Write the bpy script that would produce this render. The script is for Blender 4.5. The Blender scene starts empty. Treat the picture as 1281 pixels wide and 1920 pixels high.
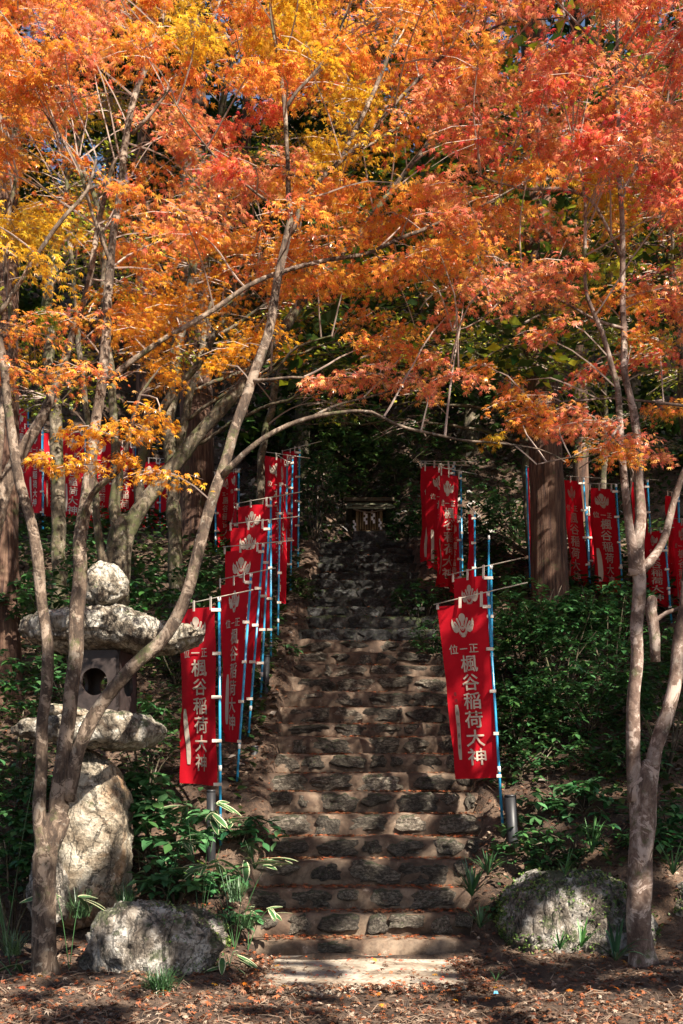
import bpy, bmesh, math, random
import numpy as np
from mathutils import Vector, Matrix, noise
from mathutils.geometry import tessellate_polygon

random.seed(7)
RS = np.random.RandomState(11)
C = bpy.context.scene.collection
scn = bpy.context.scene

# ------------------------------------------------------------------ camera, light, exposure
F, YH, H = 1867.0, 1470.0, 1.6            # focal length and horizon in photo pixels, eye height in metres
cam = bpy.data.objects.new('camera', bpy.data.cameras.new('camera'))
C.objects.link(cam)
cam.location = (0, 0, H)
cam.rotation_euler = (math.radians(90), 0, 0)
cam.data.sensor_fit = 'VERTICAL'
cam.data.sensor_height = 36
cam.data.lens = 35
cam.data.shift_y = (YH - 960) / 1920
cam.data.clip_end = 1500
scn.camera = cam

SUN_EL, SUN_AZ = math.radians(41), math.radians(33)   # azimuth: to the right of straight behind the camera
SUN = Vector((math.sin(SUN_AZ) * math.cos(SUN_EL), -math.cos(SUN_AZ) * math.cos(SUN_EL), math.sin(SUN_EL)))
w = bpy.data.worlds.new('World')
scn.world = w
w.use_nodes = True
wn = w.node_tree
sky = wn.nodes.new('ShaderNodeTexSky')
sky.sky_type = 'NISHITA'
sky.sun_disc = False
sky.sun_elevation = SUN_EL
sky.sun_rotation = math.atan2(SUN.x, SUN.y)
sky.dust_density = 1.0
wn.links.new(sky.outputs[0], wn.nodes['Background'].inputs[0])
wn.nodes['Background'].inputs[1].default_value = 0.05
sl = bpy.data.lights.new('sun', 'SUN')
sl.energy = 5.0
sl.angle = math.radians(0.5)
sl.color = (1.0, 0.92, 0.79)
so = bpy.data.objects.new('sun', sl)
C.objects.link(so)
so.rotation_euler = SUN.to_track_quat('Z', 'Y').to_euler()
scn.view_settings.view_transform = 'Standard'
scn.view_settings.look = 'None'
scn.view_settings.exposure = 1.65
scn.view_settings.gamma = 1
scn.view_settings.use_curve_mapping = False
scn.cycles.max_bounces = 8
scn.cycles.transmission_bounces = 4


# ------------------------------------------------------------------ helpers
def P(px, py, d):
    return Vector(((px - 640.5) / F * d, d, H + (YH - py) / F * d))


def thing(name, label, cat, loc=(0, 0, 0), group=None):
    o = bpy.data.objects.new(name, None)
    o.empty_display_size = 0.1
    C.objects.link(o)
    o.location = loc
    o['label'] = label
    o['category'] = cat
    if group:
        o['group'] = group
    return o


def tag(o, label=None, cat=None, group=None, kind=None):
    if label: o['label'] = label
    if cat: o['category'] = cat
    if group: o['group'] = group
    if kind: o['kind'] = kind
    return o


def link(name, me, parent=None, local=False):
    """me is in world coordinates unless local"""
    o = bpy.data.objects.new(name, me)
    C.objects.link(o)
    if parent is not None:
        o.parent = parent
        if not local:
            b = base_of(parent)
            me.transform(Matrix.Translation(-b))
    return o


def base_of(o):
    v = Vector((0, 0, 0))
    while o is not None:
        v = v + Vector(o.location)
        o = o.parent
    return v


def mesh(name, verts, faces, mat, smooth=False):
    me = bpy.data.meshes.new(name)
    me.from_pydata([tuple(v) for v in verts], [], faces)
    if mat is not None:
        for m in (mat if isinstance(mat, (list, tuple)) else [mat]):
            me.materials.append(m)
    if smooth:
        me.polygons.foreach_set('use_smooth', [True] * len(me.polygons))
    me.update()
    return me


def np_mesh(name, V, T, mat, col=None, smooth=False):
    """V (n,3), T (m,3) triangles, col (n,3)"""
    me = bpy.data.meshes.new(name)
    me.vertices.add(len(V))
    me.vertices.foreach_set('co', V.astype(np.float32).ravel())
    m = len(T)
    me.loops.add(m * 3)
    me.loops.foreach_set('vertex_index', T.astype(np.int32).ravel())
    me.polygons.add(m)
    me.polygons.foreach_set('loop_start', np.arange(m, dtype=np.int32) * 3)
    me.polygons.foreach_set('loop_total', np.full(m, 3, dtype=np.int32))
    if smooth:
        me.polygons.foreach_set('use_smooth', np.ones(m, dtype=bool))
    me.materials.append(mat)
    if col is not None:
        a = me.color_attributes.new('Col', 'FLOAT_COLOR', 'POINT')
        c4 = np.ones((len(V), 4), np.float32)
        c4[:, :3] = col
        a.data.foreach_set('color', c4.ravel())
    me.update(calc_edges=True)
    me.validate()
    return me


class Tubes:
    """collects tapering tubes"""
    def __init__(s):
        s.v, s.f = [], []

    def add(s, pts, rads, sides=6, cap=True, knob=0.0):
        n0 = len(s.v)
        up = Vector((0.13, 0.31, 0.94)).normalized()
        N = len(pts)
        for i in range(N):
            a = pts[max(0, i - 1)]
            b = pts[min(N - 1, i + 1)]
            d = (b - a)
            d = d.normalized() if d.length > 1e-9 else Vector((0, 0, 1))
            x = d.cross(up)
            if x.length < 0.1:
                x = d.cross(Vector((0, 1, 0)))
            x.normalize()
            y = d.cross(x)
            for k in range(sides):
                t = 2 * math.pi * k / sides
                r = rads[i]
                if knob:
                    q = pts[i] * 3.1 + Vector((math.cos(t), math.sin(t), 0)) * .7
                    r *= 1 + knob * noise.noise(q) + knob * .5 * noise.noise(q * 3.3)
                s.v.append(pts[i] + (x * math.cos(t) + y * math.sin(t)) * r)
        for i in range(N - 1):
            for k in range(sides):
                a = n0 + i * sides + k
                b = n0 + i * sides + (k + 1) % sides
                s.f.append((a, b, b + sides, a + sides))
        if cap:
            s.f.append(tuple(n0 + k for k in range(sides))[::-1])
            s.f.append(tuple(n0 + (N - 1) * sides + k for k in range(sides)))

    def build(s, name, mat, parent=None, smooth=True):
        return link(name, mesh(name, s.v, s.f, mat, smooth), parent)


def smooth_path(pts, rads, step=0.12, wob=0.0, seed=0):
    """Catmull-Rom resampling"""
    n = len(pts)
    op, orr = [], []
    for i in range(n - 1):
        p0, p1, p2, p3 = pts[max(0, i - 1)], pts[i], pts[i + 1], pts[min(n - 1, i + 2)]
        k = max(2, int((p2 - p1).length / step))
        for j in range(k):
            t = j / k
            q = 0.5 * ((2 * p1) + (p2 - p0) * t + (2 * p0 - 5 * p1 + 4 * p2 - p3) * t * t + (3 * p1 - p0 - 3 * p2 + p3) * t ** 3)
            if wob:
                q = q + Vector((noise.noise(q * 2.2 + Vector((seed, 0, 0))), noise.noise(q * 2.2 + Vector((0, seed + 7, 0))), noise.noise(q * 2.2 + Vector((0, 3, seed))))) * wob
            op.append(q)
            orr.append(rads[i] * (1 - t) + rads[i + 1] * t)
    op.append(pts[-1])
    orr.append(rads[-1])
    return op, orr


def box_vf(c, sx, sy, sz, R=None, n0=0):
    vs = []
    for dz in (-.5, .5):
        for dx, dy in ((-.5, -.5), (.5, -.5), (.5, .5), (-.5, .5)):
            q = Vector((dx * sx, dy * sy, dz * sz))
            if R is not None:
                q = R @ q
            vs.append(c + q)
    fs = [(0, 3, 2, 1), (4, 5, 6, 7), (0, 1, 5, 4), (1, 2, 6, 5), (2, 3, 7, 6), (3, 0, 4, 7)]
    return vs, [tuple(n0 + i for i in f) for f in fs]


def box(name, c, sx, sy, sz, mat, parent, R=None, bevel=0.0):
    vs, fs = box_vf(Vector(c), sx, sy, sz, R)
    me = mesh(name, vs, fs, mat)
    if bevel:
        bm = bmesh.new(); bm.from_mesh(me)
        bmesh.ops.bevel(bm, geom=bm.edges[:], offset=bevel, segments=2, affect='EDGES', profile=.7)
        bm.to_mesh(me); bm.free()
    return link(name, me, parent)


# ------------------------------------------------------------------ materials
def newmat(name):
    m = bpy.data.materials.new(name)
    m.use_nodes = True
    nt = m.node_tree
    b = nt.nodes['Principled BSDF']
    return m, nt, b


def N(nt, t, **k):
    n = nt.nodes.new('ShaderNode' + t)
    for a, v in k.items():
        if a.startswith('i_'):
            n.inputs[a[2:].replace('_', ' ')].default_value = v
        else:
            setattr(n, a, v)
    return n


def ramp(nt, src, stops):
    r = nt.nodes.new('ShaderNodeValToRGB')
    e = r.color_ramp.elements
    while len(e) < len(stops):
        e.new(0.5)
    for i, (p, c) in enumerate(stops):
        e[i].position = p
        e[i].color = (c[0], c[1], c[2], 1) if len(c) >= 3 else (c[0],) * 3 + (1,)
    nt.links.new(src, r.inputs[0])
    return r.outputs[0]


def noise_out(nt, scale, detail=6, rough=.6, dist=0.0, vec=None, stretch=None, voro=False):
    tc = nt.nodes.new('ShaderNodeTexCoord')
    v = tc.outputs['Object']
    if stretch:
        mp = nt.nodes.new('ShaderNodeMapping')
        mp.inputs['Scale'].default_value = stretch
        nt.links.new(v, mp.inputs[0])
        v = mp.outputs[0]
    if voro:
        n = nt.nodes.new('ShaderNodeTexVoronoi')
        n.feature = 'DISTANCE_TO_EDGE'
        n.inputs['Scale'].default_value = scale
        nt.links.new(v, n.inputs['Vector'])
        return n.outputs['Distance']
    n = nt.nodes.new('ShaderNodeTexNoise')
    n.inputs['Scale'].default_value = scale
    n.inputs['Detail'].default_value = detail
    n.inputs['Roughness'].default_value = rough
    n.inputs['Distortion'].default_value = dist
    nt.links.new(v, n.inputs['Vector'])
    return n.outputs['Fac']


def mixc(nt, fac, a, b, mode='MIX'):
    m = nt.nodes.new('ShaderNodeMix')
    m.data_type = 'RGBA'
    m.blend_type = mode
    for s, x in ((m.inputs[0], fac), (m.inputs[6], a), (m.inputs[7], b)):
        if hasattr(x, 'links') or isinstance(x, bpy.types.NodeSocket):
            nt.links.new(x, s)
        elif isinstance(x, (int, float)):
            s.default_value = x
        else:
            s.default_value = (*x, 1)
    return m.outputs[2]


def bump(nt, b, h, strength=.6, dist=.02):
    bp = nt.nodes.new('ShaderNodeBump')
    bp.inputs['Strength'].default_value = strength
    bp.inputs['Distance'].default_value = dist
    nt.links.new(h, bp.inputs['Height'])
    nt.links.new(bp.outputs[0], b.inputs['Normal'])
    return bp


def mat_rock(name, dark, mid, light, scale=6, moss=0.0, rust=None, bs=.9, bd=.04, rnd=False):
    m, nt, b = newmat(name)
    n1 = noise_out(nt, scale, 10, .65, .4)
    n2 = noise_out(nt, scale * 5, 8, .7)
    c = ramp(nt, n1, [(.36, dark), (.48, mid), (.60, light)])
    c2 = ramp(nt, n2, [(.35, (.45,)), (.6, (1,))])
    c = mixc(nt, .75, c, c2, 'MULTIPLY')
    if rust:
        n3 = noise_out(nt, scale * .5, 6, .6, .3)
        c = mixc(nt, ramp(nt, n3, [(.5, (0,)), (.62, (.8,))]), c, rust)
    n5 = noise_out(nt, scale * 2.3, 7, .75)
    c = mixc(nt, ramp(nt, n5, [(.6, (0,)), (.66, (.55,))]), c, tuple(min(1, x * 1.5 + .08) for x in light))
    if rnd:
        oi = nt.nodes.new('ShaderNodeObjectInfo')
        c = mixc(nt, 1.0, c, ramp(nt, oi.outputs['Random'], [(0, (.45, .43, .42)), (.5, (.8, .78, .75)), (1, (1.5, 1.45, 1.4))]), 'MULTIPLY')
    if moss:
        n4 = noise_out(nt, scale * .8, 9, .75)
        ge = nt.nodes.new('ShaderNodeNewGeometry')
        sx = nt.nodes.new('ShaderNodeSeparateXYZ')
        nt.links.new(ge.outputs['Normal'], sx.inputs[0])
        ad = N(nt, 'Math', operation='MULTIPLY_ADD')
        ad.inputs[1].default_value = .12
        nt.links.new(sx.outputs[2], ad.inputs[0])
        nt.links.new(n4, ad.inputs[2])
        c = mixc(nt, ramp(nt, ad.outputs[0], [(.62 - moss * .2, (0,)), (.68 - moss * .2, (.85,))]), c, (.045, .06, .016))
    # cracks: thin bands where a stretched, distorted noise crosses its middle value
    nc = noise_out(nt, scale * .55, 7, .62, 1.6, stretch=(1, 1, .55))
    cr = ramp(nt, nc, [(.478, (1,)), (.497, (.18,)), (.503, (.18,)), (.522, (1,))])
    nc2 = noise_out(nt, scale * 1.5, 5, .6, 1.0, stretch=(1, 1, .8))
    cr2 = ramp(nt, nc2, [(.485, (1,)), (.498, (.4,)), (.502, (.4,)), (.515, (1,))])
    cr = mixc(nt, 1.0, cr, cr2, 'MULTIPLY')
    if scale > 3.6:
        c = mixc(nt, .8, c, cr, 'MULTIPLY')
    nt.links.new(c, b.inputs['Base Color'])
    b.inputs['Roughness'].default_value = .85
    hh = mixc(nt, .5, n1, n2)
    if scale > 3.6:
        hh = mixc(nt, .9, hh, cr, 'MULTIPLY')
    bump(nt, b, hh, bs, bd * 1.6)
    return m


def mat_bark(name, a, bb, cc, stretch=(1, 1, .35), scale=14, moss=.0, lichen=True, bd=.02):
    m, nt, b = newmat(name)
    n1 = noise_out(nt, scale, 8, .7, .5, stretch=stretch)
    c = ramp(nt, n1, [(.38, a), (.5, bb), (.61, cc)])
    nb = noise_out(nt, 5.5, 9, .72, .8)
    if lichen:
        c = mixc(nt, ramp(nt, nb, [(.54, (0,)), (.57, (.6,))]), c, tuple(min(.55, x * 1.75 + .04) for x in cc))
        c = mixc(nt, ramp(nt, nb, [(.40, (.7,)), (.44, (0,))]), c, a)
        n2 = noise_out(nt, 11, 6, .7)
        c = mixc(nt, ramp(nt, n2, [(.58, (0,)), (.64, (.5,))]), c, (.30, .26, .21))
    n3 = noise_out(nt, 3.2, 8, .75)
    c = mixc(nt, ramp(nt, n3, [(.58 - moss * .2, (0,)), (.66 - moss * .2, (.85,))]), c, (.065, .07, .022))
    nt.links.new(c, b.inputs['Base Color'])
    b.inputs['Roughness'].default_value = .9
    bump(nt, b, n1, .8, bd)
    return m


def mat_leaf(name, transl=.4, rough=.38, spec=.5):
    m, nt, b = newmat(name)
    at = N(nt, 'Attribute', attribute_name='Col')
    nt.links.new(at.outputs['Color'], b.inputs['Base Color'])
    b.inputs['Roughness'].default_value = rough
    b.inputs['Specular IOR Level'].default_value = spec
    tr = nt.nodes.new('ShaderNodeBsdfTranslucent')
    nt.links.new(at.outputs['Color'], tr.inputs['Color'])
    mx = nt.nodes.new('ShaderNodeMixShader')
    mx.inputs[0].default_value = transl
    nt.links.new(b.outputs[0], mx.inputs[1])
    nt.links.new(tr.outputs[0], mx.inputs[2])
    nt.links.new(mx.outputs[0], nt.nodes['Material Output'].inputs['Surface'])
    return m


def mat_plain(name, col, rough=.6, spec=.4, var=.15, scale=9, metallic=0.0, bumpd=0.0):
    m, nt, b = newmat(name)
    n1 = noise_out(nt, scale, 5, .6)
    c = ramp(nt, n1, [(.3, tuple(x * (1 - var) for x in col)), (.7, tuple(min(1, x * (1 + var)) for x in col))])
    nt.links.new(c, b.inputs['Base Color'])
    b.inputs['Roughness'].default_value = rough
    b.inputs['Specular IOR Level'].default_value = spec
    b.inputs['Metallic'].default_value = metallic
    if bumpd:
        bump(nt, b, n1, .6, bumpd)
    return m


M_STONE = mat_rock('pale_lantern_stone', (.09, .06, .038), (.31, .255, .19), (.60, .55, .47), 6.0, .05, None, .9, .05)
M_PILLAR = mat_rock('ochre_pillar_stone', (.14, .095, .06), (.34, .27, .19), (.54, .47, .37), 4.4, .1, (.34, .18, .08), .9, .05)
M_BOULDER = mat_rock('grey_boulder_stone', (.085, .062, .045), (.30, .25, .20), (.56, .51, .45), 4.6, .22, None, 1.0, .06)
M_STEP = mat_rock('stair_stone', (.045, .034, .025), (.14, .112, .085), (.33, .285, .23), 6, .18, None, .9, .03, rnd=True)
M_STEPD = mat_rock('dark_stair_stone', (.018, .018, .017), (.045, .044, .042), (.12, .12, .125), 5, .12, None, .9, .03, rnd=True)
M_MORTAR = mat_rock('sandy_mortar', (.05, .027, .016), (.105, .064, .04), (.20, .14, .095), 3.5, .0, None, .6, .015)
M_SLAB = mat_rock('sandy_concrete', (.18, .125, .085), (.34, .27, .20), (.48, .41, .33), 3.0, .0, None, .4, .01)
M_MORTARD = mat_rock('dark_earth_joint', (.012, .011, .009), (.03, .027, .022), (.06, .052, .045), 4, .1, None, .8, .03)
M_BARK = mat_bark('maple_bark', (.028, .017, .011), (.085, .054, .036), (.175, .125, .088), moss=.15, scale=16, bd=.03)
M_BARKR = mat_bark('smooth_maple_bark', (.06, .034, .025), (.14, .088, .065), (.27, .205, .17), moss=.12, stretch=(1, 1, .7), scale=7)
M_BARKM = mat_bark('mossy_bark', (.02, .014, .008), (.055, .04, .024), (.12, .09, .055), moss=.4)
M_CEDAR = mat_bark('cedar_bark', (.02, .009, .006), (.075, .034, .02), (.14, .08, .05), stretch=(1, 1, .07), scale=26, lichen=False, bd=.03)
M_TWIG = mat_plain('twig_bark', (.31, .23, .19), .7)
M_LEAF = mat_leaf('autumn_leaf', .40, .28, 1.0)
M_GREEN = mat_leaf('green_leaf', .22, .33, .55)
M_FAR = mat_leaf('far_leaf', .25, .45, .3)
M_LITTER = mat_leaf('dry_leaf', .1, .55, .35)
M_BLACK = mat_plain('black_plastic_pipe', (.018, .018, .02), .45)
M_POLE = mat_plain('blue_pole_plastic', (.02, .23, .42), .28, .6, .1, 30)
M_WHITE = mat_plain('white_plastic', (.62, .60, .58), .4)
M_BAR = mat_plain('cream_rod', (.52, .46, .38), .5)
M_TAB = mat_plain('cream_tape', (.58, .50, .43), .8)
M_PRINT = mat_plain('cream_print', (.56, .46, .37), .85, .2, .06, 20)
M_INK = mat_plain('dark_ink', (.05, .02, .02), .8)
M_WOOD = mat_bark('old_shrine_wood', (.11, .07, .035), (.23, .155, .075), (.34, .25, .13), stretch=(1, 1, .15), scale=20, lichen=False, bd=.004)
M_DARKWOOD = mat_bark('dark_wood', (.03, .022, .014), (.06, .042, .025), (.09, .07, .04), stretch=(1, 1, .15), scale=20, lichen=False, bd=.004)
M_SHRROOF = mat_plain('mossy_copper_roof', (.13, .13, .08), .6, .4, .3, 12)
M_RUST = mat_plain('brown_firebox_metal', (.03, .021, .019), .55, .4, .45, 14, bumpd=.01)
M_PAPER = mat_plain('white_paper', (.75, .75, .76), .8)


def mat_cloth():
    m, nt, b = newmat('red_banner_cloth')
    n1 = noise_out(nt, 2.5, 4, .6)
    n2 = noise_out(nt, 420, 2, .5)
    c = ramp(nt, n1, [(.3, (.50, .004, .014)), (.7, (.66, .008, .022))])
    nt.links.new(c, b.inputs['Base Color'])
    b.inputs['Roughness'].default_value = .75
    b.inputs['Specular IOR Level'].default_value = .2
    bump(nt, b, n2, .15, .002)
    tr = nt.nodes.new('ShaderNodeBsdfTranslucent')
    nt.links.new(c, tr.inputs['Color'])
    mx = nt.nodes.new('ShaderNodeMixShader')
    mx.inputs[0].default_value = .3
    nt.links.new(b.outputs[0], mx.inputs[1])
    nt.links.new(tr.outputs[0], mx.inputs[2])
    nt.links.new(mx.outputs[0], nt.nodes['Material Output'].inputs['Surface'])
    return m


M_CLOTH = mat_cloth()


def mat_ground():
    m, nt, b = newmat('forest_floor')
    n1 = noise_out(nt, 1.6, 9, .7, .3)
    n2 = noise_out(nt, 22, 9, .75, .6)
    n3 = noise_out(nt, 60, 5, .7)
    c = ramp(nt, n1, [(.36, (.03, .018, .012)), (.5, (.082, .05, .032)), (.64, (.16, .11, .078))])
    d = ramp(nt, n2, [(.35, (.35, .3, .28)), (.52, (1, .95, .9)), (.68, (2.0, 1.7, 1.45))])
    c = mixc(nt, .9, c, d, 'MULTIPLY')
    nt.links.new(c, b.inputs['Base Color'])
    b.inputs['Roughness'].default_value = .95
    bump(nt, b, mixc(nt, .4, n2, n3), 1.0, .05)
    return m


M_GROUND = mat_ground()

# ------------------------------------------------------------------ stairs data (photo pixels) and terrain
STEP_Y = [1818, 1765, 1713, 1667, 1613, 1570, 1527, 1485, 1450, 1414, 1381, 1356, 1325, 1296, 1269, 1245, 1223, 1200, 1177,
          1153, 1136, 1119, 1102, 1085, 1071, 1054, 1039, 1027, 1015]
LX = [(0, 498), (1, 492), (2, 476), (3, 474), (4, 483), (5, 508), (6, 514), (7, 508), (8, 515), (10, 535), (12, 540), (14, 550), (17, 566), (18, 572), (22, 590), (28, 607)]
RX = [(0, 872), (1, 876), (2, 880), (3, 872), (4, 872), (5, 900), (6, 896), (7, 886), (8, 880), (10, 866), (12, 858), (14, 850), (17, 828), (18, 815), (22, 790), (28, 757)]
D0, RUN = 9.1, .32
NS = len(STEP_Y) - 1
sd = [D0 + RUN * (i - 1) for i in range(NS + 1)]           # front edge depth of tread i (i>=1)
sd[0] = D0 - .95
sz = [H + (YH - STEP_Y[i]) / F * sd[i] for i in range(NS + 1)]
sz[0] = 0.035
for i in range(1, NS + 1):
    sz[i] = max(sz[i], sz[i - 1] + .12)


def itp(tab, x):
    xs = [t[0] for t in tab]
    ys = [t[1] for t in tab]
    return float(np.interp(x, xs, ys))


sl_ = [(itp(LX, i) - 640.5) / F * sd[max(i, 1)] for i in range(NS + 1)]
sr_ = [(itp(RX, i) - 640.5) / F * sd[max(i, 1)] for i in range(NS + 1)]

PROF_Y = [-400, 8.2, 8.9] + [sd[i] + .12 for i in range(1, NS + 1)] + [sd[NS] + 1.9, 24, 32, 45, 62, 90, 400]
PROF_Z = [0, 0, .06] + [sz[i] for i in range(1, NS + 1)] + [sz[NS] + .05, 10.5, 18.5, 28, 36, 42, 45]
LXW = [(sd[max(1, i)], sl_[i]) for i in range(1, NS + 1)]
RXW = [(sd[max(1, i)], sr_[i]) for i in range(1, NS + 1)]


def height(x, y):
    z = float(np.interp(y, PROF_Y, PROF_Z))
    l, r = itp(LXW, y), itp(RXW, y)
    side = max(l - x, x - r)
    n = noise.fractal(Vector((x * .45, y * .45, 1.3)), 1.0, 2.0, 4) * .22
    n2 = noise.fractal(Vector((x * 2.1, y * 2.1, 4.3)), 1.0, 2.0, 3) * .045
    if 8.95 < y < sd[NS] + .4 and side < 0.02:
        return z - .38
    if y > sd[NS] and -1.2 < x < 1.6 and y < sd[NS] + 1.9:
        return z - .02
    f = min(1.0, max(0.0, side / 1.2)) if y > 8.9 else min(1, abs(x) / 3)
    bank = .16 * min(1, side * 6) if y > 9.3 else .05 * min(1, max(0, side) * 4)
    edge = min(1.0, max(0, (y - 8.4) / 2))
    out = z + bank + n * f * (.35 + .65 * edge) + n2
    if y > 19:
        out += noise.fractal(Vector((x * .12, y * .12, 9.3)), 1.0, 2.0, 3) * min(6, (y - 19) * .4)
    if y < 8.9 and sl_[1] - .1 < x < sr_[1] - .05 and y > 7.5:
        out = min(out, 0.0)
    return out


def terrain():
    xs = sorted(set([round(v, 3) for v in list(np.arange(-6, 6.01, .13)) + list(np.linspace(-20, -6.5, 22)) + list(np.linspace(6.5, 20, 22)) + [-400, -200, -90, -50, -30, 30, 50, 90, 200, 400]]))
    ys = sorted(set([round(v, 3) for v in list(np.arange(4.5, 19.5, .12)) + list(np.linspace(19.9, 62, 70)) + [-400, -150, -50, -20, -8, 0, 3, 70, 90, 150, 400]]))
    V = [(x, y, height(x, y)) for y in ys for x in xs]
    nx = len(xs)
    Fc = [(j * nx + i, j * nx + i + 1, (j + 1) * nx + i + 1, (j + 1) * nx + i) for j in range(len(ys) - 1) for i in range(nx - 1)]
    o = link('hillside_ground', mesh('hillside_ground', V, Fc, M_GROUND, True))
    tag(o, kind='structure')


terrain()


# ------------------------------------------------------------------ rocks
def blob(axis, prof, depth, nseg=44, nring=30, power=2.8, rough=.05, seed=0, flat=0.0, d0=0):
    """stone swept along x (axis='x': prof = (u, low, high)) or z (axis='z': prof=(v, left, right)); depth = half thickness"""
    us = [p[0] for p in prof]
    a_ = [p[1] for p in prof]
    b_ = [p[2] for p in prof]
    V, Fc = [], []
    u0, u1 = us[0], us[-1]
    for i in range(nseg + 1):
        t = i / nseg
        tt = .5 - .5 * math.cos(math.pi * t)
        u = u0 + (u1 - u0) * tt
        lo, hi = np.interp(u, us, a_), np.interp(u, us, b_)
        endf = (1 - abs(2 * tt - 1) ** 5) ** .5
        m, h = (lo + hi) / 2, (hi - lo) / 2 * max(.03, endf)
        dp = depth * max(.03, (1 - abs(2 * tt - 1) ** 3.2) ** .5)
        for k in range(nring):
            th = 2 * math.pi * k / nring
            c, s = math.cos(th), math.sin(th)
            cc = math.copysign(abs(c) ** (2 / power), c)
            ss = math.copysign(abs(s) ** (2 / power), s)
            if axis == 'x':
                q = Vector((u, dp * cc + d0, m + h * ss))
            else:
                q = Vector((m + h * ss, dp * cc + d0, u))
            V.append(q)
    for i in range(nseg):
        for k in range(nring):
            a = i * nring + k
            b = i * nring + (k + 1) % nring
            Fc.append((a, b, b + nring, a + nring))
    Fc.append(tuple(range(nring))[::-1])
    Fc.append(tuple(nseg * nring + k for k in range(nring)))
    me = mesh('stone', V, Fc, None)
    bm = bmesh.new(); bm.from_mesh(me)
    bmesh.ops.recalc_face_normals(bm, faces=bm.faces)
    bm.normal_update()
    sv = Vector((seed * 3.7, seed * 1.3, 0))
    for v in bm.verts:
        q = v.co + sv
        qq = q + Vector((noise.noise(q * 4), noise.noise(q * 4 + sv), noise.noise(q * 4 - sv))) * .12
        d = noise.fractal(q * 1.6, 1.0, 2.1, 2) * rough * 1.2
        d += (abs(noise.noise(qq * 6)) - .25) * rough * 1.1
        d -= max(0, .09 - abs(noise.noise(Vector((qq.x * 4, qq.y * 4, qq.z * 1.6))))) * rough * 6
        vd = noise.voronoi(qq * 4.2)[0]
        d -= max(0, .12 - (vd[1] - vd[0])) * rough * 3
        d += (noise.cell(qq * 5) - .5) * rough * .25
        d += noise.fractal(q * 13, 1.0, 2.1, 3) * rough * .45
        v.co = v.co + v.normal * d
    bm.to_mesh(me); bm.free()
    me.polygons.foreach_set('use_smooth', [True] * len(me.polygons))
    try:
        me.set_sharp_from_angle(angle=math.radians(38))
    except Exception:
        pass
    return me


def px_prof(d, items, axis):
    """items in photo pixels -> metres at depth d"""
    out = []
    if axis == 'x':
        for x, ylo, yhi in items:
            out.append(((x - 640.5) / F * d, H + (YH - ylo) / F * d, H + (YH - yhi) / F * d))
    else:
        for y, xl, xr in items:
            out.append((H + (YH - y) / F * d, (xl - 640.5) / F * d, (xr - 640.5) / F * d))
        out.sort()
    return out


# lantern
LD = 9.3
lan = thing('stone_lantern', 'tall lantern of rough pale stones with a brown metal firebox, left of the stairs', 'stone lantern', P(160, 1690, LD))


def lstone(name, axis, items, depth, mat, rough, seed, d=LD, nseg=46, ring=32, power=2.8):
    me = blob(axis, px_prof(d, items, axis), depth, nseg, ring, power, rough, seed, d0=d)
    me.materials.append(mat)
    return link(name, me, lan)


lstone('pillar', 'z', [(1740, 48, 250), (1690, 52, 240), (1600, 95, 240), (1520, 100, 243), (1460, 105, 240), (1425, 115, 228), (1405, 130, 200)], .30, M_PILLAR, .03, 1, nseg=90, ring=70, power=4.5)
lstone('platform_stone', 'x', [(20, 1385, 1355), (45, 1392, 1345), (100, 1398, 1340), (160, 1400, 1340), (230, 1406, 1333), (280, 1405, 1335), (303, 1396, 1350), (313, 1385, 1365)], .42, M_STONE, .035, 2, nseg=90, ring=60, power=3.2)
lstone('shelf_stone', 'x', [(75, 1352, 1325), (110, 1352, 1318), (160, 1352, 1324), (200, 1352, 1336)], .30, M_PILLAR, .02, 8)
lstone('roof_stone', 'x', [(44, 1200, 1165), (60, 1220, 1152), (100, 1226, 1143), (160, 1226, 1138), (230, 1225, 1140), (290, 1228, 1158), (330, 1228, 1172), (365, 1215, 1173), (386, 1195, 1180)], .50, M_STONE, .04, 3, nseg=100, ring=60)
lstone('finial_stone', 'z', [(1140, 172, 222), (1130, 160, 228), (1110, 158, 235), (1090, 163, 233), (1072, 170, 222), (1058, 178, 205)], .19, M_STONE, .04, 4, nseg=60, ring=60, power=3.2)


def firebox():
    c = P(195, 1340, LD - .02)
    hw, hh = .235, .57
    th = .03
    R = Matrix.Rotation(math.radians(-8), 3, 'Z')

    def panel(rot, name):
        # square plate with a round hole, built as a ring
        n = 40
        hr = .125
        cx, cz = 0.0, hh * .5
        V, Fc = [], []
        for off in (0, th):
            for k in range(n):
                t = 2 * math.pi * k / n
                V.append((cx + hr * math.cos(t), -hw + off, cz + hr * math.sin(t)))
            for k in range(n):
                t = 2 * math.pi * k / n
                c_, s_ = math.cos(t), math.sin(t)
                m = max(abs(c_) / hw, abs(s_) / (hh * .5))
                V.append((c_ / m, -hw + off, cz + s_ / m))
        for k in range(n):
            k2 = (k + 1) % n
            Fc += [(k, n + k, n + k2, k2), (2 * n + k, 2 * n + k2, 3 * n + k2, 3 * n + k), (k, k2, 2 * n + k2, 2 * n + k), (n + k, 3 * n + k, 3 * n + k2, n + k2)]
        R2 = R @ Matrix.Rotation(rot, 3, 'Z')
        V = [c + R2 @ Vector(v) for v in V]
        me = mesh(name, V, Fc, M_RUST)
        return link(name, me, fb)
    fb = link('firebox', mesh('firebox', *(lambda v: (v[0], v[1]))(box_vf(c + Vector((0, 0, .01)), .40, .40, .02, R)), M_RUST), lan)
    for r in (0, math.pi / 2, math.pi, -math.pi / 2):
        panel(r, 'panel')


firebox()


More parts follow.
